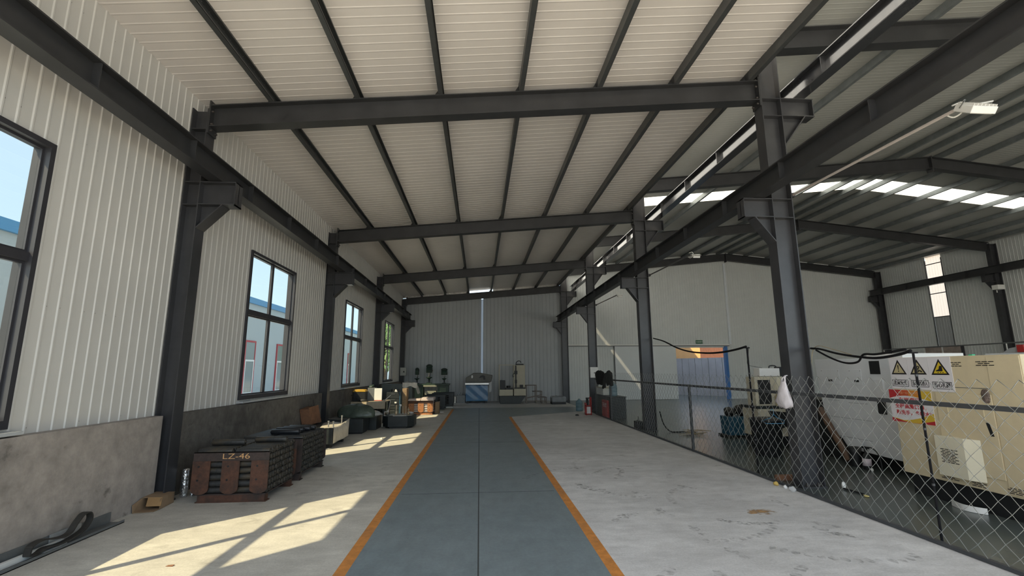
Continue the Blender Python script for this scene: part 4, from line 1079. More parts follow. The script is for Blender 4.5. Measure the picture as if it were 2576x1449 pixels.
def tree(label, x, y, h, seed):
    t = thing('tree', label, 'tree', (x, y, -.01), group='trees beyond the last window')
    m = MB(); m.tube([(x, y, -.01), (x + .1, y, h * .4), (x, y + .1, h * .75)], [.2, .14, .06], n=8); obj('trunk', m, M_BARK, t)
    rn = random.Random(seed); m = MB()
    for k in range(1500):
        a, b = rn.uniform(0, 6.28), rn.uniform(-1, 1); rr = rn.random() ** .4
        c = Vector((x + 2.0 * rr * math.cos(a) * math.sqrt(1 - b * b), y + 2.0 * rr * math.sin(a) * math.sqrt(1 - b * b), h * .6 + h * .40 * rr * b))
        e = Euler((rn.uniform(0, 6), rn.uniform(0, 6), rn.uniform(0, 6))).to_matrix()
        u, v = e @ Vector((.16, 0, 0)), e @ Vector((0, .10, 0))
        m.add([c - u, c - v, c + u, c + v], [(0, 1, 2, 3)])
    obj('foliage', m, M_LEAF, t, fix=False)
tree('leafy tree beyond the last left window, nearer of two', -8.9, 45, 6.5, 1)
tree('leafy tree beyond the last left window, farther of two', -10.4, 56, 8.0, 2)

# =================================================================== RIGHT SIDE: FENCE, MACHINES, CABLES
M_WIRE = mat('galvanised_wire', (0.27, 0.28, 0.27), .4, .45, .15, 12)
M_FENCE = mat('dark_fence_paint', (0.05, 0.054, 0.06), .45, 0, .15, 6)
FX = 4.15
t = thing('chain_link_fence', 'chain-link fence with a dark rail between the concrete floor and the machines', 'fence', (FX, 8, 0))
m = MB()
P_, Z0_, Z1_, hw = .0775, .045, 1.485, .0775
y = 1.2; k = 0
while y < 16.85:
    # one zigzag wire; alternate wires start at opposite phase so that they hook into diamonds
    pts = []; z = Z0_; j = k % 2
    nseg = int(round((Z1_ - Z0_) / .08))
    for q in range(nseg + 1):
        yy = y + (P_ if (q + k) % 2 else 0)
        pts.append((FX + (.006 if q % 2 else -.006), yy, Z0_ + q * .08))
    m.tube(pts, .0027, n=4)
    if k % 2 == nseg % 2: pass
    y += P_; k += 1
obj('wire_mesh', m, M_WIRE, t, fix=False)
m = MB(); m.box(FX + .012, FX + .05, 1.2, 16.88, 1.235, 1.275); obj('top_rail', m, M_FENCE, t)
m = MB(); m.box(FX + .008, FX + .045, 1.2, 16.88, 0.005, .035); obj('bottom_rail', m, M_FENCE, t)
for y in (1.6, 9.22, 14.9, 16.88):
    m = MB(); m.box(FX + .01, FX + .052, y - .02, y + .02, 0, 1.28); obj('post', m, M_FENCE, t)
# tall cable poles tied to the fence
M_CABLE = mat('black_cable', (0.008, 0.008, 0.010), .85, 0, .1, 10, spec=.2)
M_CABLEY = mat('beige_wire', (0.42, 0.34, 0.2), .5)
def pole(label, y, h, r):
    t = thing('cable_pole', label, 'pole', (4.225, y, 0))
    m = MB(); m.cyl((4.225, y, 0), (4.225, y, h), r, n=10); obj('shaft', m, M_CABLE, t)
    for z in (.5, 1.0, 1.5):
        q = MB(); q.cyl((4.225, y, z), (4.225, y, z + .02), r * 1.25, n=10); obj('tie', q, M_FENCE, t)
    m = MB(); m.box(4.225 - .05, 4.225 + .04, y - .012, y + .012, h, h + .015); obj('hook', m, M_CABLE, t)
pole('black pole rising above the fence, left of the nearest middle column', 7.14, 1.90, .013)
pole('black cable pole at the fence in front of the warning signs', 4.30, 1.72, .011)
def cable(label, pts, r, m_=M_CABLE, name='power_cable'):
    m = MB(); m.tube(crom(pts, 6), r, n=6)
    return obj(name, m, m_, label=label, cat='cable')
cable('thick black cable sagging from the second middle column to the tall pole', [(4.665, 12.25, 2.40), (4.60, 11.4, 2.27), (4.53, 10.5, 2.07), (4.46, 9.7, 1.95), (4.38, 8.8, 1.885), (4.32, 8.1, 1.875), (4.26, 7.5, 1.90), (4.225, 7.16, 1.93)], .017)
cable('thin grey wire from the tall pole down to the cream lathe', [(4.23, 7.1, 1.92), (4.8, 8.1, 1.80), (5.5, 9.3, 1.66), (6.0, 9.65, 1.60)], .006, M_GREYM)
cable('upper black cable from the nearest middle column to the short pole', [(4.665, 6.3, 1.86), (4.58, 6.0, 1.835), (4.48, 5.6, 1.765), (4.40, 5.2, 1.715), (4.33, 4.85, 1.69), (4.26, 4.5, 1.715), (4.225, 4.32, 1.75)], .014)
cable('lower looping black cable beside the nearest middle column', [(4.665, 6.2, 1.83), (4.56, 5.85, 1.73), (4.48, 5.55, 1.66), (4.44, 5.35, 1.64), (4.40, 5.18, 1.66), (4.385, 5.08, 1.735), (4.30, 4.8, 1.73), (4.25, 4.4, 1.765)], .012)
cable('thin beige wire along the black cables at the nearest middle column', [(4.665, 6.33, 1.60), (4.665, 6.28, 1.80), (4.62, 6.1, 1.885), (4.52, 5.7, 1.82), (4.44, 5.32, 1.74)], .004, M_CABLEY)

# ---- plastic bag hanging on the fence
M_BAG = mat('white_bag_film', (0.66, 0.62, 0.65), .35, 0, .1, 9, bump=.6, bscale=11)
t = thing('plastic_bag', 'white plastic bag hanging on the fence beside the nearest middle column', 'bag', (4.09, 6.13, 1.07))
m = MB(); vs = []
levels = [(1.065, .085, .03, .0), (1.085, .13, .05, .0), (1.14, .145, .065, .01), (1.22, .115, .06, .01), (1.30, .075, .045, .0), (1.37, .05, .03, -.01), (1.42, .042, .018, -.01)]
N = 22
for (z, ry, rx, oy) in levels:
    for i in range(N):
        a = 2 * math.pi * i / N; k = 1 + .10 * math.sin(5 * a + z * 30) + .05 * math.sin(9 * a - z * 17)
        vs.append((4.085 + rx * k * math.cos(a), 6.13 + oy + ry * k * math.sin(a), z + .012 * math.sin(3 * a)))
fs = [(i + l * N, (i + 1) % N + l * N, (i + 1) % N + (l + 1) * N, i + (l + 1) * N) for l in range(len(levels) - 1) for i in range(N)] + [tuple(range(N))[::-1]]
m.add(vs, fs, 0, True); obj('bag_body', m, M_BAG, t)
for o in (-.025, .02):
    m = MB(); ribbon(m, [(4.085, 6.12 + o * 1.6, 1.41), (4.095, 6.12 + o, 1.46), (4.12, 6.12, 1.485), (4.14, 6.12 - o * .2, 1.494), (4.15, 6.12, 1.485)], .02, .004)
    m.tube([(4.085, 6.12 + o * 1.6, 1.41), (4.095, 6.12 + o, 1.45), (4.12, 6.12 + o * .4, 1.484), (4.15, 6.12, 1.492)], .007, n=6); obj('handle', m, M_BAG, t)

# ---- cream machine with warning signs
M_CR = two_tone('cream_machine_paint', (0.60, 0.515, 0.345), (0.53, 0.45, 0.30), .5, 1.5, .5, .75, var=.05)
M_CRL = mat('pale_cream_paint', (0.68, 0.64, 0.50), .5, 0, .05, 3)
M_SIGN = mat('sign_white', (0.70, 0.68, 0.70), .4)
M_SYEL = mat('sign_yellow', (0.62, 0.46, 0.03), .4)
M_SYELF = mat('faded_sign_yellow', (0.50, 0.43, 0.24), .4)
M_SBLK = mat('sign_black', (0.015, 0.013, 0.015), .5)
M_SRED = mat('notice_red', (0.45, 0.03, 0.035), .4)
M_SORG = mat('notice_orange', (0.62, 0.24, 0.03), .4)
M_SGOLD = mat('notice_gold', (0.62, 0.42, 0.05), .4)
M_SPINK = mat('notice_pale_red', (0.60, 0.30, 0.16), .4)
CX = 5.55
t = thing('cnc_machine', 'big cream machine behind the fence carrying three warning signs and a red notice', 'machine', (6.3, 5.2, 0))
m = MB(); m.box(CX, 7.1, 4.46, 6.03, .25, 1.715); body = obj('cabinet', m, M_CR, t, bevel=.006)
m = MB(); m.box(CX + .06, 7.0, 4.4, 5.98, 0, .25); obj('plinth', m, M_BLACK, t)
m = MB(); m.box(CX - .012, CX - .0005, 4.80, 5.43, .40, 1.288); obj('access_door', m, M_CR, t, bevel=.003)
m = MB(); m.box(CX - .004, CX - .0005, 4.80, 5.18, 1.350, 1.356); obj('panel_seam', m, M_GREYM, t)
m = MB(); m.box(CX - .008, CX - .0005, 4.47, 4.79, .27, 1.70); obj('side_panel', m, M_CR, t, bevel=.003)
m = MB(); m.prism([(CX - .012, 5.46), (CX - .085, 5.46), (CX - .085, 5.12), (CX - .012, 4.99)], 'Z', .335, .785); bx_ = obj('vent_box', m, M_CRL, t, bevel=.004, label='raised pale box with louvres')
def slots(name, y0, y1, z0, nz, dz, par, x, nper=3):
    m = MB()
    for r in range(nz):
        wd = (y0 - y1) / nper
        off = .35 * wd * (r % 2)
        for c in range(nper - (r % 2)):
            a = y0 - c * wd - off
            m.box(x - .003, x - .0008, a - wd * .8, a, z0 + r * dz, z0 + r * dz + .008)
    return obj(name, m, M_SBLK, par)
slots('louvre', 5.40, 5.19, .49, 9, .018, bx_, CX - .085, 4)
slots('louvre', 5.185, 5.06, 1.595, 3, .02, t, CX)
slots('louvre', 4.90, 4.70, 1.60, 3, .02, t, CX - .008)
slots('louvre', 5.52, 5.30, .285, 4, .017, t, CX, 3)
slots('louvre', 5.17, 5.0, .275, 4, .017, t, CX, 3)
slots('louvre', 4.80, 4.58, .285, 4, .017, t, CX - .008, 3)
m = MB(); m.hexa([(CX - .014, 4.835, .845), (CX - .012, 4.835, .845), (CX - .012, 4.87, .845), (CX - .014, 4.87, .845), (CX - .014, 4.865, .985), (CX - .012, 4.865, .985), (CX - .012, 4.90, .985), (CX - .014, 4.90, .985)]); obj('handle_slot', m, M_BLACK, t)
m = MB(); m.blob((CX - .014, 4.85, 1.27), .014, .05, .072, noise=.2, seed=6, amp2=.08); obj('stuffed_hole', m, mat('crumpled_brown_film', (0.14, 0.105, 0.09), .3, 0, .3, 20, bump=.8, bscale=30), t, label='hole stuffed with crumpled brown film')
for (ya, yb) in ((5.30, 5.32), (4.90, 4.915)):
    m = MB(); m.box(CX - .018, CX - .012, ya, yb, 1.0, 1.12); obj('hinge', m, M_CR, t)
m = MB(); m.box(CX + .1, CX + .14, 5.02, 5.06, 1.715, 1.73); obj('indicator', m, mat('green_lens', (0.05, 0.6, 0.3), .3), t)
# panels of the signs
RT, UP = (0, -1, 0), (0, 0, 1)
def tri(cy, zb, w_, h_, x, m_, name, par, rnd_=0):
    m = MB(); m.prism([(cy + w_ / 2, zb), (cy - w_ / 2, zb), (cy, zb + h_)], 'X', x - .0012, x)
    return obj(name, m, m_, par)
def warning(y0, y1, z0, z1, yel, word, sym, label):
    cy = (y0 + y1) / 2; W_ = y0 - y1
    m = MB(); m.box(CX - .006, CX - .001, y1, y0, z0, z1)
    s = obj('warning_sign', m, M_SIGN, t, label=label)
    zb = z1 - .215
    tri(cy, zb, .225, .19, CX - .0065, M_SBLK, 'triangle_border', s)
    tri(cy, zb + .018, .162, .136, CX - .0078, yel, 'triangle_field', s)
    m = MB(); x = CX - .0092
    if sym == 0:
        m.prism([(cy + .009, zb + .12), (cy - .009, zb + .12), (cy - .004, zb + .058), (cy + .004, zb + .058)], 'X', x - .001, x); m.cyl((x - .001, cy, zb + .042), (x, cy, zb + .042), .008, n=10, sm=False)
    elif sym == 1:
        for (oy, oz) in ((-.008, .090), (.0, .047)):
            m.cyl((x - .001, cy + oy, zb + oz), (x, cy + oy, zb + oz), .020, n=14, sm=False)
        m.prism([(cy - .018, zb + .062), (cy - .055, zb + .043), (cy - .060, zb + .032), (cy - .046, zb + .028), (cy - .026, zb + .040)], 'X', x - .001, x)
    else:
        m.prism([(cy - .003, zb + .108), (cy - .032, zb + .108), (cy - .038, zb + .05), (cy - .028, zb + .043), (cy + .045, zb + .043), (cy + .048, zb + .052), (cy + .01, zb + .068)], 'X', x - .001, x)
        for oy in (-.04, -.01, .02): m.prism([(cy + oy + .012, zb + .024), (cy + oy - .008, zb + .024), (cy + oy, zb + .036)], 'X', x - .001, x)
    obj('symbol', m, M_SBLK, s)
    if sym == 1:
        m = MB()
        for (oy, oz) in ((-.008, .090), (.0, .047)): m.cyl((x - .0022, cy + oy, zb + oz), (x - .0012, cy + oy, zb + oz), .007, n=10, sm=False)
        obj('gear_hole', m, yel, s)
    zc, hh, hw_ = z0 + .075, .043, .118
    m = MB()
    for (a, b, c, d) in ((-hw_, hw_, hh - .006, hh), (-hw_, hw_, -hh, -hh + .006), (-hw_, -hw_ + .006, -hh, hh), (hw_ - .006, hw_, -hh, hh)):
        m.box(CX - .0072, CX - .006, cy + a, cy + b, zc + c, zc + d)
    obj('text_frame', m, M_SBLK, s)
    n = len(word); text('lettering', word, .062, s, M_SBLK, face_mx((CX - .0072, cy, zc), RT, UP), bold=.0012, squeeze=.205 / (n * .062))
warning(6.02, 5.755, 1.31, 1.712, M_SYELF, '注意安全', 0, 'left warning sign with an exclamation mark')
warning(5.75, 5.475, 1.31, 1.712, M_SYELF, '当心机械伤人', 1, 'middle warning sign with rollers and a hand')
warning(5.47, 5.185, 1.295, 1.71, M_SYEL, '当心扎脚', 2, 'right warning sign with a foot, brightest yellow')
m = MB(); m.hexa([(CX - .006, 5.49, .885), (CX - .001, 5.49, .885), (CX - .001, 6.085, .885), (CX - .006, 6.085, .885), (CX - .006, 5.49, 1.29), (CX - .001, 5.49, 1.29), (CX - .001, 6.085, 1.30), (CX - .006, 6.085, 1.30)]); nb = obj('notice_board', m, M_SIGN, t, label='white notice with red and orange bands')
Y0n, Y1n = 6.085, 5.49
def band(name, f_low, f_high, segs, ya=Y0n, yb=Y1n, dx=0.0):
    for (ua, ub, m_) in segs:
        m = MB(); pts = []
        n = 8
        for i in range(n + 1):
            u = ua + (ub - ua) * i / n; pts.append((ya + (yb - ya) * u, f_low(u)))
        for i in range(n + 1):
            u = ub + (ua - ub) * i / n; pts.append((ya + (yb - ya) * u, f_high(u)))
        m.prism(pts, 'X', CX - .0075 - dx, CX - .006 - dx); obj(name, m, m_, nb)
band('top_band', lambda u: 1.175 + .055 * math.sin(math.pi * min(1, u * 1.0 + .05)) * (1 - .25 * u), lambda u: 1.298 - .008 * u, [(0, .28, M_SRED), (.28, .48, mat('notice_red_orange', (0.52, 0.09, 0.035), .4)), (.48, .75, M_SORG), (.75, 1, M_SGOLD)])
band('bottom_band', lambda u: .886, lambda u: .935 - .05 * math.sin(math.pi * (u * .8)) + .06 * max(0, u - .5), [(0, .35, M_SRED), (.35, .7, M_SORG), (.7, 1, M_SRED)])
band('gold_band', lambda u: .935 - .05 * math.sin(math.pi * (u * .8)) + .06 * max(0, u - .5), lambda u: .943 - .05 * math.sin(math.pi * (u * .8)) + .16 * max(0, u - .3), [(0.05, 1, M_SGOLD)], dx=.0004)
text('lettering', '万众一心 抗击疫情', .036, nb, M_SPINK, face_mx((CX - .0080, 5.80, 1.258), RT, UP), bold=.0006)
text('lettering', '在岗期间', .066, nb, M_SRED, face_mx((CX - .0070, 5.80, 1.165), RT, UP), bold=.0012, squeeze=1.15)
text('lettering', '全程佩戴口罩，', .062, nb, M_SRED, face_mx((CX - .0070, 5.775, 1.085), RT, UP), bold=.0012, squeeze=1.12)
text('lettering', '勤洗手，多喝水!', .062, nb, M_SRED, face_mx((CX - .0070, 5.765, 1.005), RT, UP), bold=.0012, squeeze=1.08)

# ---- white machine left of the cream one
M_WM = mat('white_machine_paint', (0.68, 0.70, 0.715), .45, 0, .05, 2)
WX = 6.3
t = thing('cnc_machine', 'white machine behind the fence, left of the cream machine with the signs', 'machine', (7.0, 7.7, 0))
m = MB(); m.prism([(6.66, .20), (7.66, .23), (7.86, .22), (7.99, .385), (8.10, .42), (8.34, .74), (8.39, 1.10), (8.46, 1.745), (6.66, 1.735)], 'X', WX, 7.6); obj('cabinet', m, M_WM, t, bevel=.008)
m = MB(); m.box(WX + .25, 7.5, 6.75, 8.2, 0, .20); obj('plinth', m, M_BLACK, t)
m = MB(); m.prism([(7.85, 0), (9.3, 0), (9.3, 1.0), (8.45, 1.0), (8.1, .45)], 'X', WX + .1, 7.5); obj('chip_conveyor', m, M_BLACK, t)
m = MB(); m.box(WX + .1, 7.4, 6.7, 7.36, 1.735, 1.80); obj('roof_cover', m, M_WHITE, t)
m = MB(); m.box(WX - .004, WX - .0005, 7.02, 7.215, 1.485, 1.692); obj('dark_window', m, M_BLACK, t)
for (a, b) in ((8.31, 7.88), (7.655, 7.40)):
    m = MB(); m.box(WX - .005, WX - .0005, b, a, 1.30, 1.56); dd = obj('hatch', m, M_WM, t, bevel=.002)
    c = (a + b) / 2 + (.005 if a > 8 else -.02)
    q = MB(); q.box(WX - .007, WX - .005, c - .048, c + .048, 1.35, 1.385); obj('hatch_slot', q, M_BLACK, dd)
    for (yy) in (a - .015, b + .015):
        q = MB(); q.cyl((WX - .008, yy, 1.535), (WX - .005, yy, 1.535), .006, n=8, sm=False); obj('screw', q, M_BOLT, dd)
m = MB()
for (y0, y1, z) in ((8.25, 7.30, .735), (8.18, 7.35, .42), (8.22, 7.95, 1.02), (7.75, 7.35, 1.0)): m.box(WX - .002, WX - .0004, y1, y0, z, z + .005)
obj('panel_seam', m, M_GREYM, t)
m = MB(); m.prism([(7.17, 1.40), (6.98, 1.40), (6.98, 1.12), (7.08, 1.10)], 'X', WX - .03, WX - .0005); obj('chute', m, M_WM, t)
m = MB(); m.box(WX - .012, WX - .0005, 7.00, 7.15, .87, 1.07); cb_ = obj('fan_opening', m, M_BLACK, t)
m = MB(); m.tube([(WX - .02, 7.08 + .10 * math.cos(a), .97 + .11 * math.sin(a)) for a in [k * math.pi / 10 for k in range(3, 15)]], .008, n=6); obj('fan_ring', m, M_GREYM, cb_)
m = MB(); m.cyl((6.20, 8.33, .86), (6.20, 7.80, .11), .055, n=14); m.cyl((6.20, 7.80, .11), (6.20, 7.76, .055), .06, n=14); obj('drain_pipe', m, two_tone('brown_pipe', (0.13, 0.075, 0.045), (0.05, 0.035, 0.03), .5, 4, .45, .65), label='brown pipe leaning along the edge of the white machine', cat='pipe')
m = MB(); m.lathe([(.075, 0), (.078, .01), (.085, .22), (.095, .30), (.085, .30), (.07, .285)], (6.18, 7.60, 0), n=18); obj('bucket', m, M_BLACK, label='black bucket under the white machine', cat='bucket')
M_PINKL = mat('bottle_label', (0.62, 0.55, 0.60), .5)
t = thing('spray_bottle', 'dark spray bottle with a pale label standing before the white machine', 'bottle', (6.14, 7.33, 0))
m = MB(); m.lathe([(.055, 0), (.06, .01), (.06, .18), (.05, .22), (.022, .25), (.020, .27)], (6.14, 7.33, 0), n=18); obj('bottle_body', m, M_BLACK, t)
m = MB(); m.lathe([(.0607, .06), (.0607, .17)], (6.14, 7.33, 0), n=18); obj('paper_label', m, M_PINKL, t, label='pale printed label')
m = MB(); m.cyl((6.14, 7.33, .27), (6.14, 7.33, .32), .022, n=10); m.box(6.12, 6.16, 7.27, 7.38, .32, .35); m.tube(crom([(6.14, 7.30, .34), (6.14, 7.20, .345), (6.14, 7.10, .28), (6.14, 7.06, .16), (6.14, 7.06, .02)]), .009, n=6); obj('trigger', m, M_BLACK, t)
q = MB(); q.lathe([(.012, 0), (.018, .01), (.018, .03), (.008, .045)], (6.10, 7.20, 0), n=10); obj('bottle_cap', q, M_WHITE, label='tiny white cap on the floor by the spray bottle', cat='cap')
m = MB()
pts = crom([(5.50, 5.40, .02), (5.46, 5.30, .02), (5.44, 5.20, .02), (5.47, 5.10, .02), (5.52, 5.03, .02)])
for a, b in zip(pts, pts[1:]):
    A, B = Vector(a), Vector(b); d = (B - A) / 2
    m.obox((A + B) / 2 + Vector((0, 0, .015)), d * 1.08, (0.004, 0, 0), (0, 0, .032))
obj('curved_strip', m, M_WHITE, label='curved white plastic strip on the floor under the cream machine', cat='strip')

# ---- lathe with bins further back
def warp(mb):
    mb.v = [(x * .93 + .17, 9.50 + (y - 10.25) * .28, .204 + (z - .1) * .93 if z > .1 else z * 2.04) for x, y, z in mb.v]; return mb
t = thing('lathe', 'old cream lathe behind the fence, left of the nearest middle column', 'machine', (6.15, 9.8, 0))
m = MB(); m.prism([(10.38, .10), (12.4, .10), (12.4, .70), (10.30, .70)], 'X', 6.0, 6.95); obj('bed_cabinet', warp(m), M_CREAM, t, bevel=.01)
m = MB(); m.box(6.02, 6.9, 10.5, 12.3, 0, .10); obj('plinth', warp(m), M_BLACK, t)
m = MB(); m.prism([(6.22, .66), (6.90, .60), (6.90, .40), (6.42, .25)], 'Y', 10.26, 10.36); obj('chip_tray', warp(m), M_BLACK, t)
m = MB(); m.box(5.97, 6.98, 10.25, 12.4, .70, .76); obj('bed', warp(m), M_BLACKG, t)
m = MB(); m.box(6.00, 6.52, 10.45, 11.6, .76, 1.40); hd = obj('headstock', warp(m), M_CREAM, t, bevel=.012)
q = MB(); q.box(6.07, 6.36, 10.42, 10.45, .80, 1.33); obj('dark_opening', warp(q), M_BLACK, hd)
m = MB(); m.prism([(6.52, .76), (6.85, .76), (6.85, 1.20), (6.75, 1.40), (6.52, 1.40)], 'Y', 10.6, 11.6); obj('motor_cover', warp(m), M_CRL, t, bevel=.01)
q = MB(); q.box(6.70, 6.80, 10.59, 10.6, 1.15, 1.30); obj('dark_panel', warp(q), M_BLACK, t)
m = MB(); m.box(6.15, 6.63, 10.5, 11.3, 1.41, 1.59); obj('top_box', warp(m), M_WHITE, t, bevel=.01)
m = MB(); m.box(6.64, 6.82, 10.55, 11.2, 1.41, 1.62); m.tube(crom([(6.4, 10.6, 1.59), (6.42, 10.6, 1.64), (6.55, 10.6, 1.64), (6.62, 10.6, 1.55)]), .014, n=6); obj('dark_unit', warp(m), M_BLACK, t)
m = MB(); m.box(6.84, 6.92, 10.38, 10.46, .76, 1.70); obj('square_post', warp(m), M_ALU, t)
q = MB(); q.cyl((6.48, 10.35, .76), (6.48, 10.35, .98), .05, n=12); q.cyl((6.48, 10.35, .98), (6.48, 10.35, 1.02), .03, n=12); obj('oil_can', warp(q), mat('brass_can', (0.30, 0.24, 0.13), .4, .4, .2, 8), label='brass-coloured oil can standing on the lathe bed', cat='can')
q = MB(); q.blob((6.66, 10.36, .84), .085, .07, .085, noise=.06, seed=2, zmin=.76); obj('rag', warp(q), mat('dark_red_cloth', (0.10, 0.03, 0.035), .8), label='dark red rag on the lathe bed', cat='rag')
t = thing('scrap_bin', 'blue metal bin topped with black bags behind the fence', 'bin', (6.1, 11.1, 0))
m = MB(); m.box(5.80, 6.42, 10.85, 11.36, 0, .05); obj('skid', m, M_BLACK, t)
m = MB(); m.hexa([(5.86, 10.9, .05), (6.38, 10.9, .05), (6.38, 11.3, .05), (5.86, 11.3, .05), (5.85, 10.88, .47), (6.40, 10.88, .47), (6.40, 11.32, .47), (5.85, 11.32, .47)]); obj('bin_body', m, mat('dark_blue_bin', (0.018, 0.085, 0.14), .45, 0, .15, 5), t, bevel=.01)
m = MB(); m.blob((5.985, 11.1, .56), .135, .16, .11, noise=.15, seed=12, zmin=.47); obj('black_bag', m, M_BLACK, label='left black rubbish bag on the blue bin', cat='bag')
m = MB(); m.blob((6.255, 11.1, .59), .125, .15, .13, noise=.15, seed=13, zmin=.47); obj('black_bag', m, M_BLACK, label='right black rubbish bag on the blue bin', cat='bag')
t = thing('trash_bin', 'black bin with a blue hanger on it, beside the nearest middle column', 'bin', (5.33, 8.6, 0))
m = MB(); m.lathe([(.21, 0), (.225, .02), (.27, .62), (.285, .63), (.285, .66), (.26, .66), (.255, .60)], (5.35, 8.65, 0), n=22); obj('bin_body', m, M_BLACK, t)
m = MB(); m.blob((5.35, 8.65, .645), .24, .24, .05, noise=.12, seed=3, zmin=.60); obj('liner_bag', m, M_BLACK, t)
m = MB(); q_ = [(5.12, 8.42, .64), (5.20, 8.37, .60), (5.52, 8.37, .60), (5.58, 8.44, .64), (5.42, 8.40, .70), (5.36, 8.40, .76), (5.30, 8.40, .70)]
m.tube(q_, .007, n=6, closed=True); m.tube(crom([(5.36, 8.40, .76), (5.36, 8.40, .82), (5.33, 8.40, .85), (5.30, 8.40, .82)]), .005, n=6); obj('clothes_hanger', m, mat('blue_wire', (0.06, 0.25, 0.45), .4), label='blue wire clothes hanger hooked over the black bin', cat='hanger')

# ---- things at the third middle column: cabinet, jackets, bottles, fire box
t = thing('electrical_box', 'white electrical box with a small triangle on the third middle column', 'electrical box', (4.48, 18.25, 1.27))
m = MB(); m.box(4.325, 4.635, 18.18, 18.295, 1.27, 1.675); obj('case', m, M_WHITE, t, bevel=.004)
q = MB(); q.prism([(4.45, 1.44), (4.51, 1.44), (4.48, 1.49)], 'Y', 18.176, 18.18); q.box(4.55, 4.60, 18.176, 18.18, 1.44, 1.455); obj('warning_triangle', q, M_BLACK, t)
t = thing('floor_cabinet', 'black low cabinet behind the fence at its far end', 'cabinet', (4.55, 16.4, 0))
m = MB(); m.box(4.31, 4.80, 15.35, 17.5, 0, .68); obj('body', m, M_BLACKG, t, bevel=.006)
m = MB(); m.box(4.29, 4.82, 15.33, 17.52, .68, .70); obj('cabinet_top', m, M_BLACK, t)
t = thing('storage_box', 'white box with a cream top on the black low cabinet', 'box', (4.55, 17.0, .70))
m = MB(); m.box(4.34, 4.74, 16.45, 17.48, .70, .92); obj('body', m, M_WHITE, t, bevel=.006)
m = MB(); m.box(4.33, 4.75, 16.44, 17.49, .92, .96); obj('lid', m, M_CREAM, t, bevel=.006)
M_WATER = mat('blue_water_bottle', (0.18, 0.30, 0.36), .15, 0, .1, 6, alpha=.75)
def bottle(x, y, z, label):
    t = thing('water_bottle', label, 'bottle', (x, y, z))
    m = MB(); m.lathe([(.12, 0), (.135, .015), (.135, .12), (.128, .13), (.135, .14), (.135, .25), (.128, .26), (.135, .27), (.13, .35), (.06, .42), (.03, .44), (.03, .47)], (x, y, z), n=20); obj('bottle_body', m, M_WATER, t)
    m = MB(); m.cyl((x, y, z + .465), (x, y, z + .49), .033, n=12); obj('cap', m, M_WHITE, t)
bottle(4.5, 15.75, .70, 'blue water bottle on the black low cabinet behind the jackets')
bottle(3.90, 18.45, 0, 'blue water bottle standing on the floor left of the third middle column')
t = thing('fire_extinguisher_box', 'red fire extinguisher box with white lettering behind the fence', 'fire box', (4.255, 15.85, 0))
m = MB(); m.box(4.215, 4.285, 15.55, 16.2, 0, .57); obj('case', m, M_RED, t, bevel=.006)
text('lettering', '灭火器', .15, t, M_SIGN, face_mx((4.213, 15.86, .40), RT, UP), bold=.002, squeeze=1.1)
t = thing('fire_extinguisher_stand', 'red metal stand with a black top by the end of the fence', 'stand', (3.88, 16.8, 0))
for (x, y) in ((3.78, 16.72), (3.96, 16.72), (3.78, 16.9), (3.96, 16.9)):
    m = MB(); m.box(x - .015, x + .015, y - .015, y + .015, 0, .42 if x < 3.9 else .62); obj('leg', m, M_RED, t)
m = MB(); m.box(3.765, 3.975, 16.705, 16.915, .02, .05); m.box(3.765, 3.975, 16.705, 16.915, .30, .33); obj('shelf', m, M_RED, t)
m = MB(); m.box(3.80, 3.94, 16.74, 16.88, .05, .28); obj('white_can', m, M_WHITE, t)
m = MB(); m.cyl((3.84, 16.8, .33), (3.84, 16.8, .56), .045, n=12); m.box(3.79, 3.92, 16.78, 16.82, .56, .60); obj('black_handle', m, M_BLACK, t)
M_CLOTH = mat('black_cloth', (0.012, 0.012, 0.013), .85, 0, .3, 10, bump=.5, bscale=14)
M_CLOTHG = mat('charcoal_cloth', (0.030, 0.032, 0.033), .8, 0, .3, 10, bump=.5, bscale=14)
def jacket(label, y0, y1, zt_, zb, m_, sleeve, seed):
    t = thing('jacket', label, 'jacket', (4.10, (y0 + y1) / 2, zb), group='jackets on the fence')
    m = MB(); vs = []; n1, n2 = 22, 14
    for i in range(n1):
        a = 2 * math.pi * i / n1
        for j in range(n2 + 1):
            v = j / n2
            z = zt_ + (zb - zt_) * v + .03 * math.sin(2 * a + seed)
            wy = (y1 - y0) / 2 * (.55 + .45 * math.sin(math.pi * min(1, .25 + v * .75))) * (1 + .06 * math.sin(6 * a + 7 * v))
            wx = .04 + .03 * v + .012 * math.sin(7 * a + 4 * v + seed)
            if j == 0: wy *= .5; wx *= .6
            vs.append((4.065 + wx * math.cos(a), (y0 + y1) / 2 + wy * math.sin(a), z))
    fs = [(i * (n2 + 1) + j, ((i + 1) % n1) * (n2 + 1) + j, ((i + 1) % n1) * (n2 + 1) + j + 1, i * (n2 + 1) + j + 1) for i in range(n1) for j in range(n2)]
    fs += [tuple(i * (n2 + 1) for i in range(n1)), tuple(i * (n2 + 1) + n2 for i in range(n1))[::-1]]
    m.add(vs, fs, 0, True); obj('jacket_body', m, m_, t)
    for s_ in sleeve:
        m = MB(); m.tube(crom(s_), [.05] * (len(crom(s_)) - 4) + [.045, .04, .038, .036], n=10); obj('sleeve', m, m_, t)
jacket('black jacket hung over the far end of the fence, left of two', 16.35, 15.2, 1.53, 1.10, M_CLOTH, [[(4.08, 15.4, 1.45), (4.07, 15.2, 1.25), (4.08, 15.45, .98)]], 1)
jacket('charcoal jacket hung on the fence right of the black one', 14.98, 14.25, 1.53, 1.10, M_CLOTHG, [[(4.08, 14.6, 1.48), (4.07, 14.4, 1.30), (4.07, 14.3, 1.10)], [(4.08, 15.0, 1.45), (4.06, 15.15, 1.2), (4.07, 15.2, 1.0)]], 2)

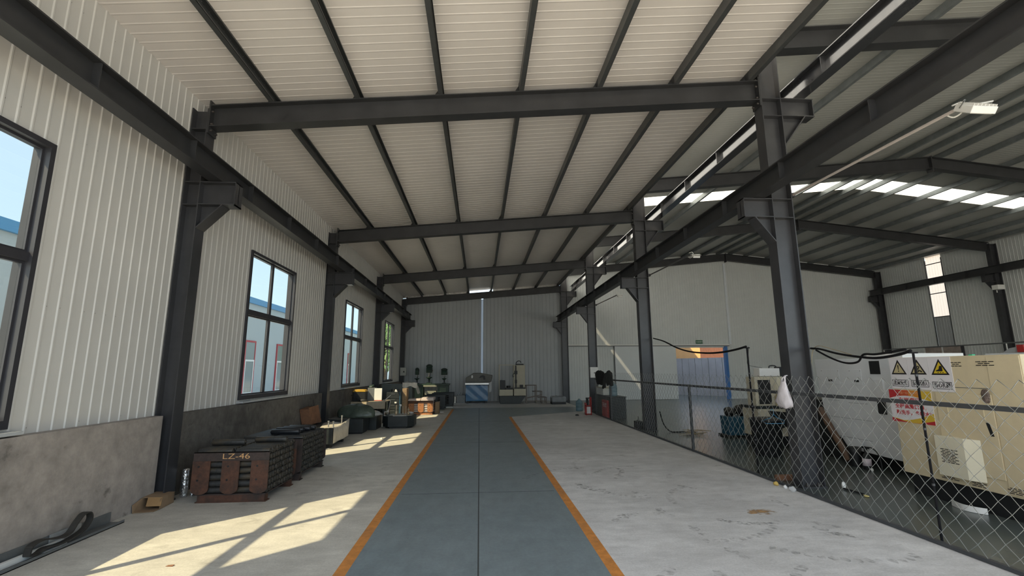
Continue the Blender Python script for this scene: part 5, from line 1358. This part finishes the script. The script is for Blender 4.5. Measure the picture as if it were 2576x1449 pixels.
# ---- small things at the feet of the columns and on the hall floor
t = thing('power_strip_box', 'black socket box on the floor at the foot of the second middle column', 'socket box', (4.30, 12.75, 0))
m = MB(); m.box(4.22, 4.40, 12.62, 12.90, 0, .20); obj('case', m, M_BLACK, t, bevel=.01)
m = MB(); m.tube(crom([(4.26, 12.65, .20), (4.25, 12.6, .28), (4.3, 12.75, .32), (4.35, 12.85, .24), (4.3, 12.9, .20)]), .012, n=6); obj('handle', m, M_GREYM, t)
rn = random.Random(2)
for lab, m_, r, n, z in (('tangle of pale wires on the hall floor beyond the fence', M_CABLEY, .006, 26, .008), ('black cable looped on the hall floor at the second middle column', M_CABLE, .014, 9, .016)):
    pts = [(4.75 + (rn.random() * .9 if r < .01 else .05 * k), 11.5 + rn.uniform(-.22, .22), z + .004 * k * (r < .01)) for k in range(n)] if r < .01 else [(4.70, 12.2, .5), (4.74, 12.1, .2), (4.85, 12.0, .03), (5.0, 11.9, z), (5.2, 11.95, z), (5.35, 11.85, z), (5.5, 11.9, z)]
    m = MB(); m.tube(crom(pts, 4), r, n=5); obj('loose_wire', m, m_, label=lab, cat='wire')
q = MB(); q.box(4.27, 4.52, 6.76, 6.82, 0, .07); obj('cardboard_strip', q, M_CARDR, label='brown cardboard strip at the foot of the nearest middle column', cat='cardboard')
def litter(name, lab, x, y, rx, ry, rz, m_, cat, seed):
    q = MB(); q.blob((x, y, rz * .7), rx, ry, rz, noise=.25, seed=seed, zmin=0, nu=12, nv=8); obj(name, q, m_, label=lab, cat=cat)
litter('litter', 'small yellow scrap on the floor just outside the fence', 4.08, 6.50, .025, .03, .03, mat('yellow_scrap', (0.55, .38, .1), .6), 'litter', 1)
litter('paper_cup', 'crushed white cup on the floor beside the yellow scrap', 4.10, 6.33, .02, .025, .025, M_WHITE, 'cup', 2)
litter('litter', 'crumpled clear film at the foot of the nearest middle column', 4.10, 6.18, .035, .04, .035, M_FILM, 'litter', 3)
litter('litter', 'tiny pale bottle right of the nearest middle column base', 4.86, 6.25, .022, .022, .05, M_WHITE, 'litter', 4)
m = MB(); m.cyl((4.82, 6.20, .014), (4.86, 5.92, .014), .012, n=8); obj('stick', m, M_BLACK, label='black stick on the floor right of the nearest middle column', cat='stick')
litter('litter', 'yellow scrap lying at the end of the black stick', 4.83, 5.85, .025, .045, .012, mat('pale_yellow_scrap', (0.6, .5, .2), .6), 'litter', 5)
q = MB(); q.blob((3.42, 16.6, .015), .06, .04, .03, zmin=0, seed=2); obj('litter', q, M_BLACK, label='small dark lump on the concrete near the red stand', cat='litter')
for i, (x, y) in enumerate([(-2.55, 4.38), (-3.6, 4.2)]):
    q = MB(); q.hexa([(x - .03, y - .008, .001), (x + .025, y - .014, .001), (x + .032, y + .008, .004), (x - .02, y + .012, .002), (x - .03, y - .008, .003), (x + .025, y - .014, .003), (x + .032, y + .008, .010), (x - .02, y + .012, .006)])
    obj('dry_leaf', q, M_CARDR, label=['dry brown leaf lying in the nearest sun patch', 'dry brown leaf near the grey channel at the lower left'][i], cat='leaf')

# ---- floodlights on long arms
def flood(label, y, arm, big):
    z = 4.16
    t = thing('floodlight', label, 'floodlight', (4.72, y, z))
    m = MB(); m.cyl((4.70, y + .02, z), (4.70, y - arm, z - .06), .017, n=8); obj('arm', m, mat('arm_paint%d' % int(y), (0.52, 0.47, 0.45) if big else (0.12, .12, .12), .5), t)
    m = MB(); m.box(4.652, 4.73, y - .06, y + .04, z - .03, z + .03); obj('clamp', m, M_STEEL, t)
    ye = y - arm
    c = Vector((4.80, ye - .02, z - .10)); k_ = 1.0 if big else .6; ex = Vector((.13, 0, -.0)) * k_; ey = Vector((0, .075, .055)) * k_; ez = Vector((0, -.02, .028)) * k_
    m = MB(); m.obox(c, ex, ey, ez); hd = obj('lamp_head', m, M_WHITE, t, bevel=.006)
    m = MB(); m.obox(c - ez * 1.05, ex * .85, ey * .8, ez * .06); obj('lamp_lens', m, mat('lamp_lens%d' % int(y), (0.7, 0.7, 0.66), .2), hd)
    m = MB()
    for k in range(7): m.obox(c + ez * 1.25 + ex * (-.9 + .3 * k), ex * .02, ey * .9, ez * .3)
    obj('cooling_fins', m, M_WHITE, hd)
    m = MB(); m.tube([c - ex * 1.12 + ey * .2, c - ex * 1.12 + ez * 2.2, Vector((4.70, ye + .05, z - .05)), c + ex * 1.12 + ez * 2.2, c + ex * 1.12 + ey * .2], .009, n=6); obj('bracket', m, M_WHITE, hd)
    m = MB(); m.tube(crom([(4.70, ye + .18, z - .04), (4.74, ye + .14, z - .10), (4.80, ye + .1, z - .06), (4.76, ye + .05, z + .01), (4.70, ye + .1, z)]), .008, n=6); obj('cord', m, M_WHITE, t)
flood('white floodlight on a long pale arm from the nearest middle column', FR[0], 2.55, True)
flood('white floodlight on a thin dark arm from the second middle column', FR[1], 2.6, False)
flood('white floodlight on a thin dark arm from the third middle column', FR[2], 2.9, False)
t = thing('floodlight', 'small white floodlight on the right-wall column', 'floodlight', (22.2, 18.2, 4.75))
m = MB(); m.box(22.0, 22.32, 18.0, 18.25, 4.85, 5.05); obj('lamp_head', m, M_WHITE, t, bevel=.01)
m = MB(); m.cyl((22.28, 18.3, 4.9), (22.28, 18.3, 4.75), .02, n=8); m.box(22.2, 22.33, 18.22, 18.3, 4.9, 4.95); obj('bracket', m, M_WHITE, t)

# ---- hall doorway: exit sign, annex beyond
t = thing('exit_sign', 'green exit sign above the open hall doorway', 'sign', (11.88, 24.58, 2.93))
m = MB(); m.box(11.70, 12.07, 24.56, 24.60, 2.93, 3.12); obj('panel', m, mat('exit_green', (0.012, 0.12, 0.05), .4), t, bevel=.004)
text('lettering', '安全出口', .085, t, M_WHITE, face_mx((11.885, 24.557, 3.025), (1, 0, 0), (0, 0, 1)), bold=.001)
for x in (11.78, 11.99):
    q = MB(); q.cyl((x, 24.6, 3.12), (x, 24.62, 3.22), .006, n=6); obj('hanger', q, M_STEELP, t)
M_SILV = mat('silver_panel', (0.68, 0.66, 0.72), .4, .15, .12, 1.2)
m = MB()
A, B = Vector((11.4, 30.4, 0)), Vector((15.4, 25.6, 0)); n = 15
for k in range(n):
    p, q = A + (B - A) * (k / n), A + (B - A) * ((k + .985) / n)
    d = Vector((-(B - A).y, (B - A).x, 0)).normalized() * -.02 * (k % 2)
    m.add([p + d, q + d, q + d + Vector((0, 0, 2.24)), p + d + Vector((0, 0, 2.24))], [(0, 1, 2, 3)])
    m.box(q.x - .02, q.x + .02, q.y - .0, q.y + .05, 0, 2.24, 1)
struct('wall_annex', m, [M_SILV, M_GREYM], origin=A, fix=False)
m = MB(); m.box(11.2, 15.0, 31.0, 31.1, 0, 3.6); m.box(15.0, 18.5, 31.0, 31.1, 0, 3.6, 1)
struct('wall_annex.001', m, [mat('orange_boards', (0.55, 0.30, 0.12), .6, 0, .1, 2), mat('brown_boards', (0.14, 0.06, 0.035), .6, 0, .3, 3, stretch=(6, 1, 1))], origin=(13, 31, 0))
m = MB(); m.box(9.6, 10.3, 25.0, 31.0, 0, 8.5); struct('wall_sun_block', m, M_GREYM, origin=(10, 28, 0))  # unseen side wall, added this tall to block the sun from the silver panels

# ---- far right: window with brown film, rail, pale machine
m = MB(); m.box(22.60, 22.69, 20.45, 22.38, 1.25, 2.62)
wn = struct('window_10', m, M_FRAME, origin=(22.65, 21.4, 1.3))
for (a, b) in ((20.52, 21.36), (21.44, 22.32)):
    q = MB(); vs = []
    for i in range(11):
        for j in range(9): vs.append((22.59 - .008 * math.sin(i * 2.3 + j * 1.7), a + (b - a) * i / 10, 1.32 + 1.24 * j / 8))
    q.add(vs, [(i * 9 + j, i * 9 + 9 + j, i * 9 + 10 + j, i * 9 + j + 1) for i in range(10) for j in range(8)], 0, True)
    obj('brown_film', q, mat('brown_window_film%d' % int(a), (0.34, 0.28, 0.25), .3, 0, .3, 3, bump=.7, bscale=8), wn, fix=False)
q = MB(); q.box(22.57, 22.61, 21.37, 21.43, 1.28, 2.60); q.box(22.57, 22.61, 22.30, 22.37, 1.28, 2.60, 0); obj('white_bar', q, M_WHITE, wn)
t = thing('pipe_rail', 'thin pipe rail standing before the right wall of the hall', 'rail', (20, 18, 0))
m = MB(); m.cyl((20, 12.5, 2.50), (20, 21.9, 2.465), .025, n=8); obj('rail', m, M_GREYM, t)
for y in (12.5, 16.45, 21.9):
    m = MB(); m.cyl((20, y, 0), (20, y, 2.47), .02, n=8); obj('post', m, M_WHITE, t)
t = thing('cnc_machine', 'pale grey machine behind the cream machine, carrying a red item', 'machine', (9.8, 7.1, 0))
m = MB(); m.box(9.0, 10.6, 6.3, 7.78, 0, 1.82); obj('cabinet', m, M_WM, t, bevel=.01)
m = MB(); m.prism([(6.5, 1.82), (7.55, 1.82), (7.42, 1.90), (7.25, 1.93), (6.5, 1.93)], 'X', 9.05, 10.5); obj('hood', m, mat('grey_hood', (0.36, 0.37, 0.38), .4), t, bevel=.01)
m = MB(); m.box(9.0, 9.04, 7.16, 7.26, 1.83, 1.95); obj('red_panel', m, M_RED, t)
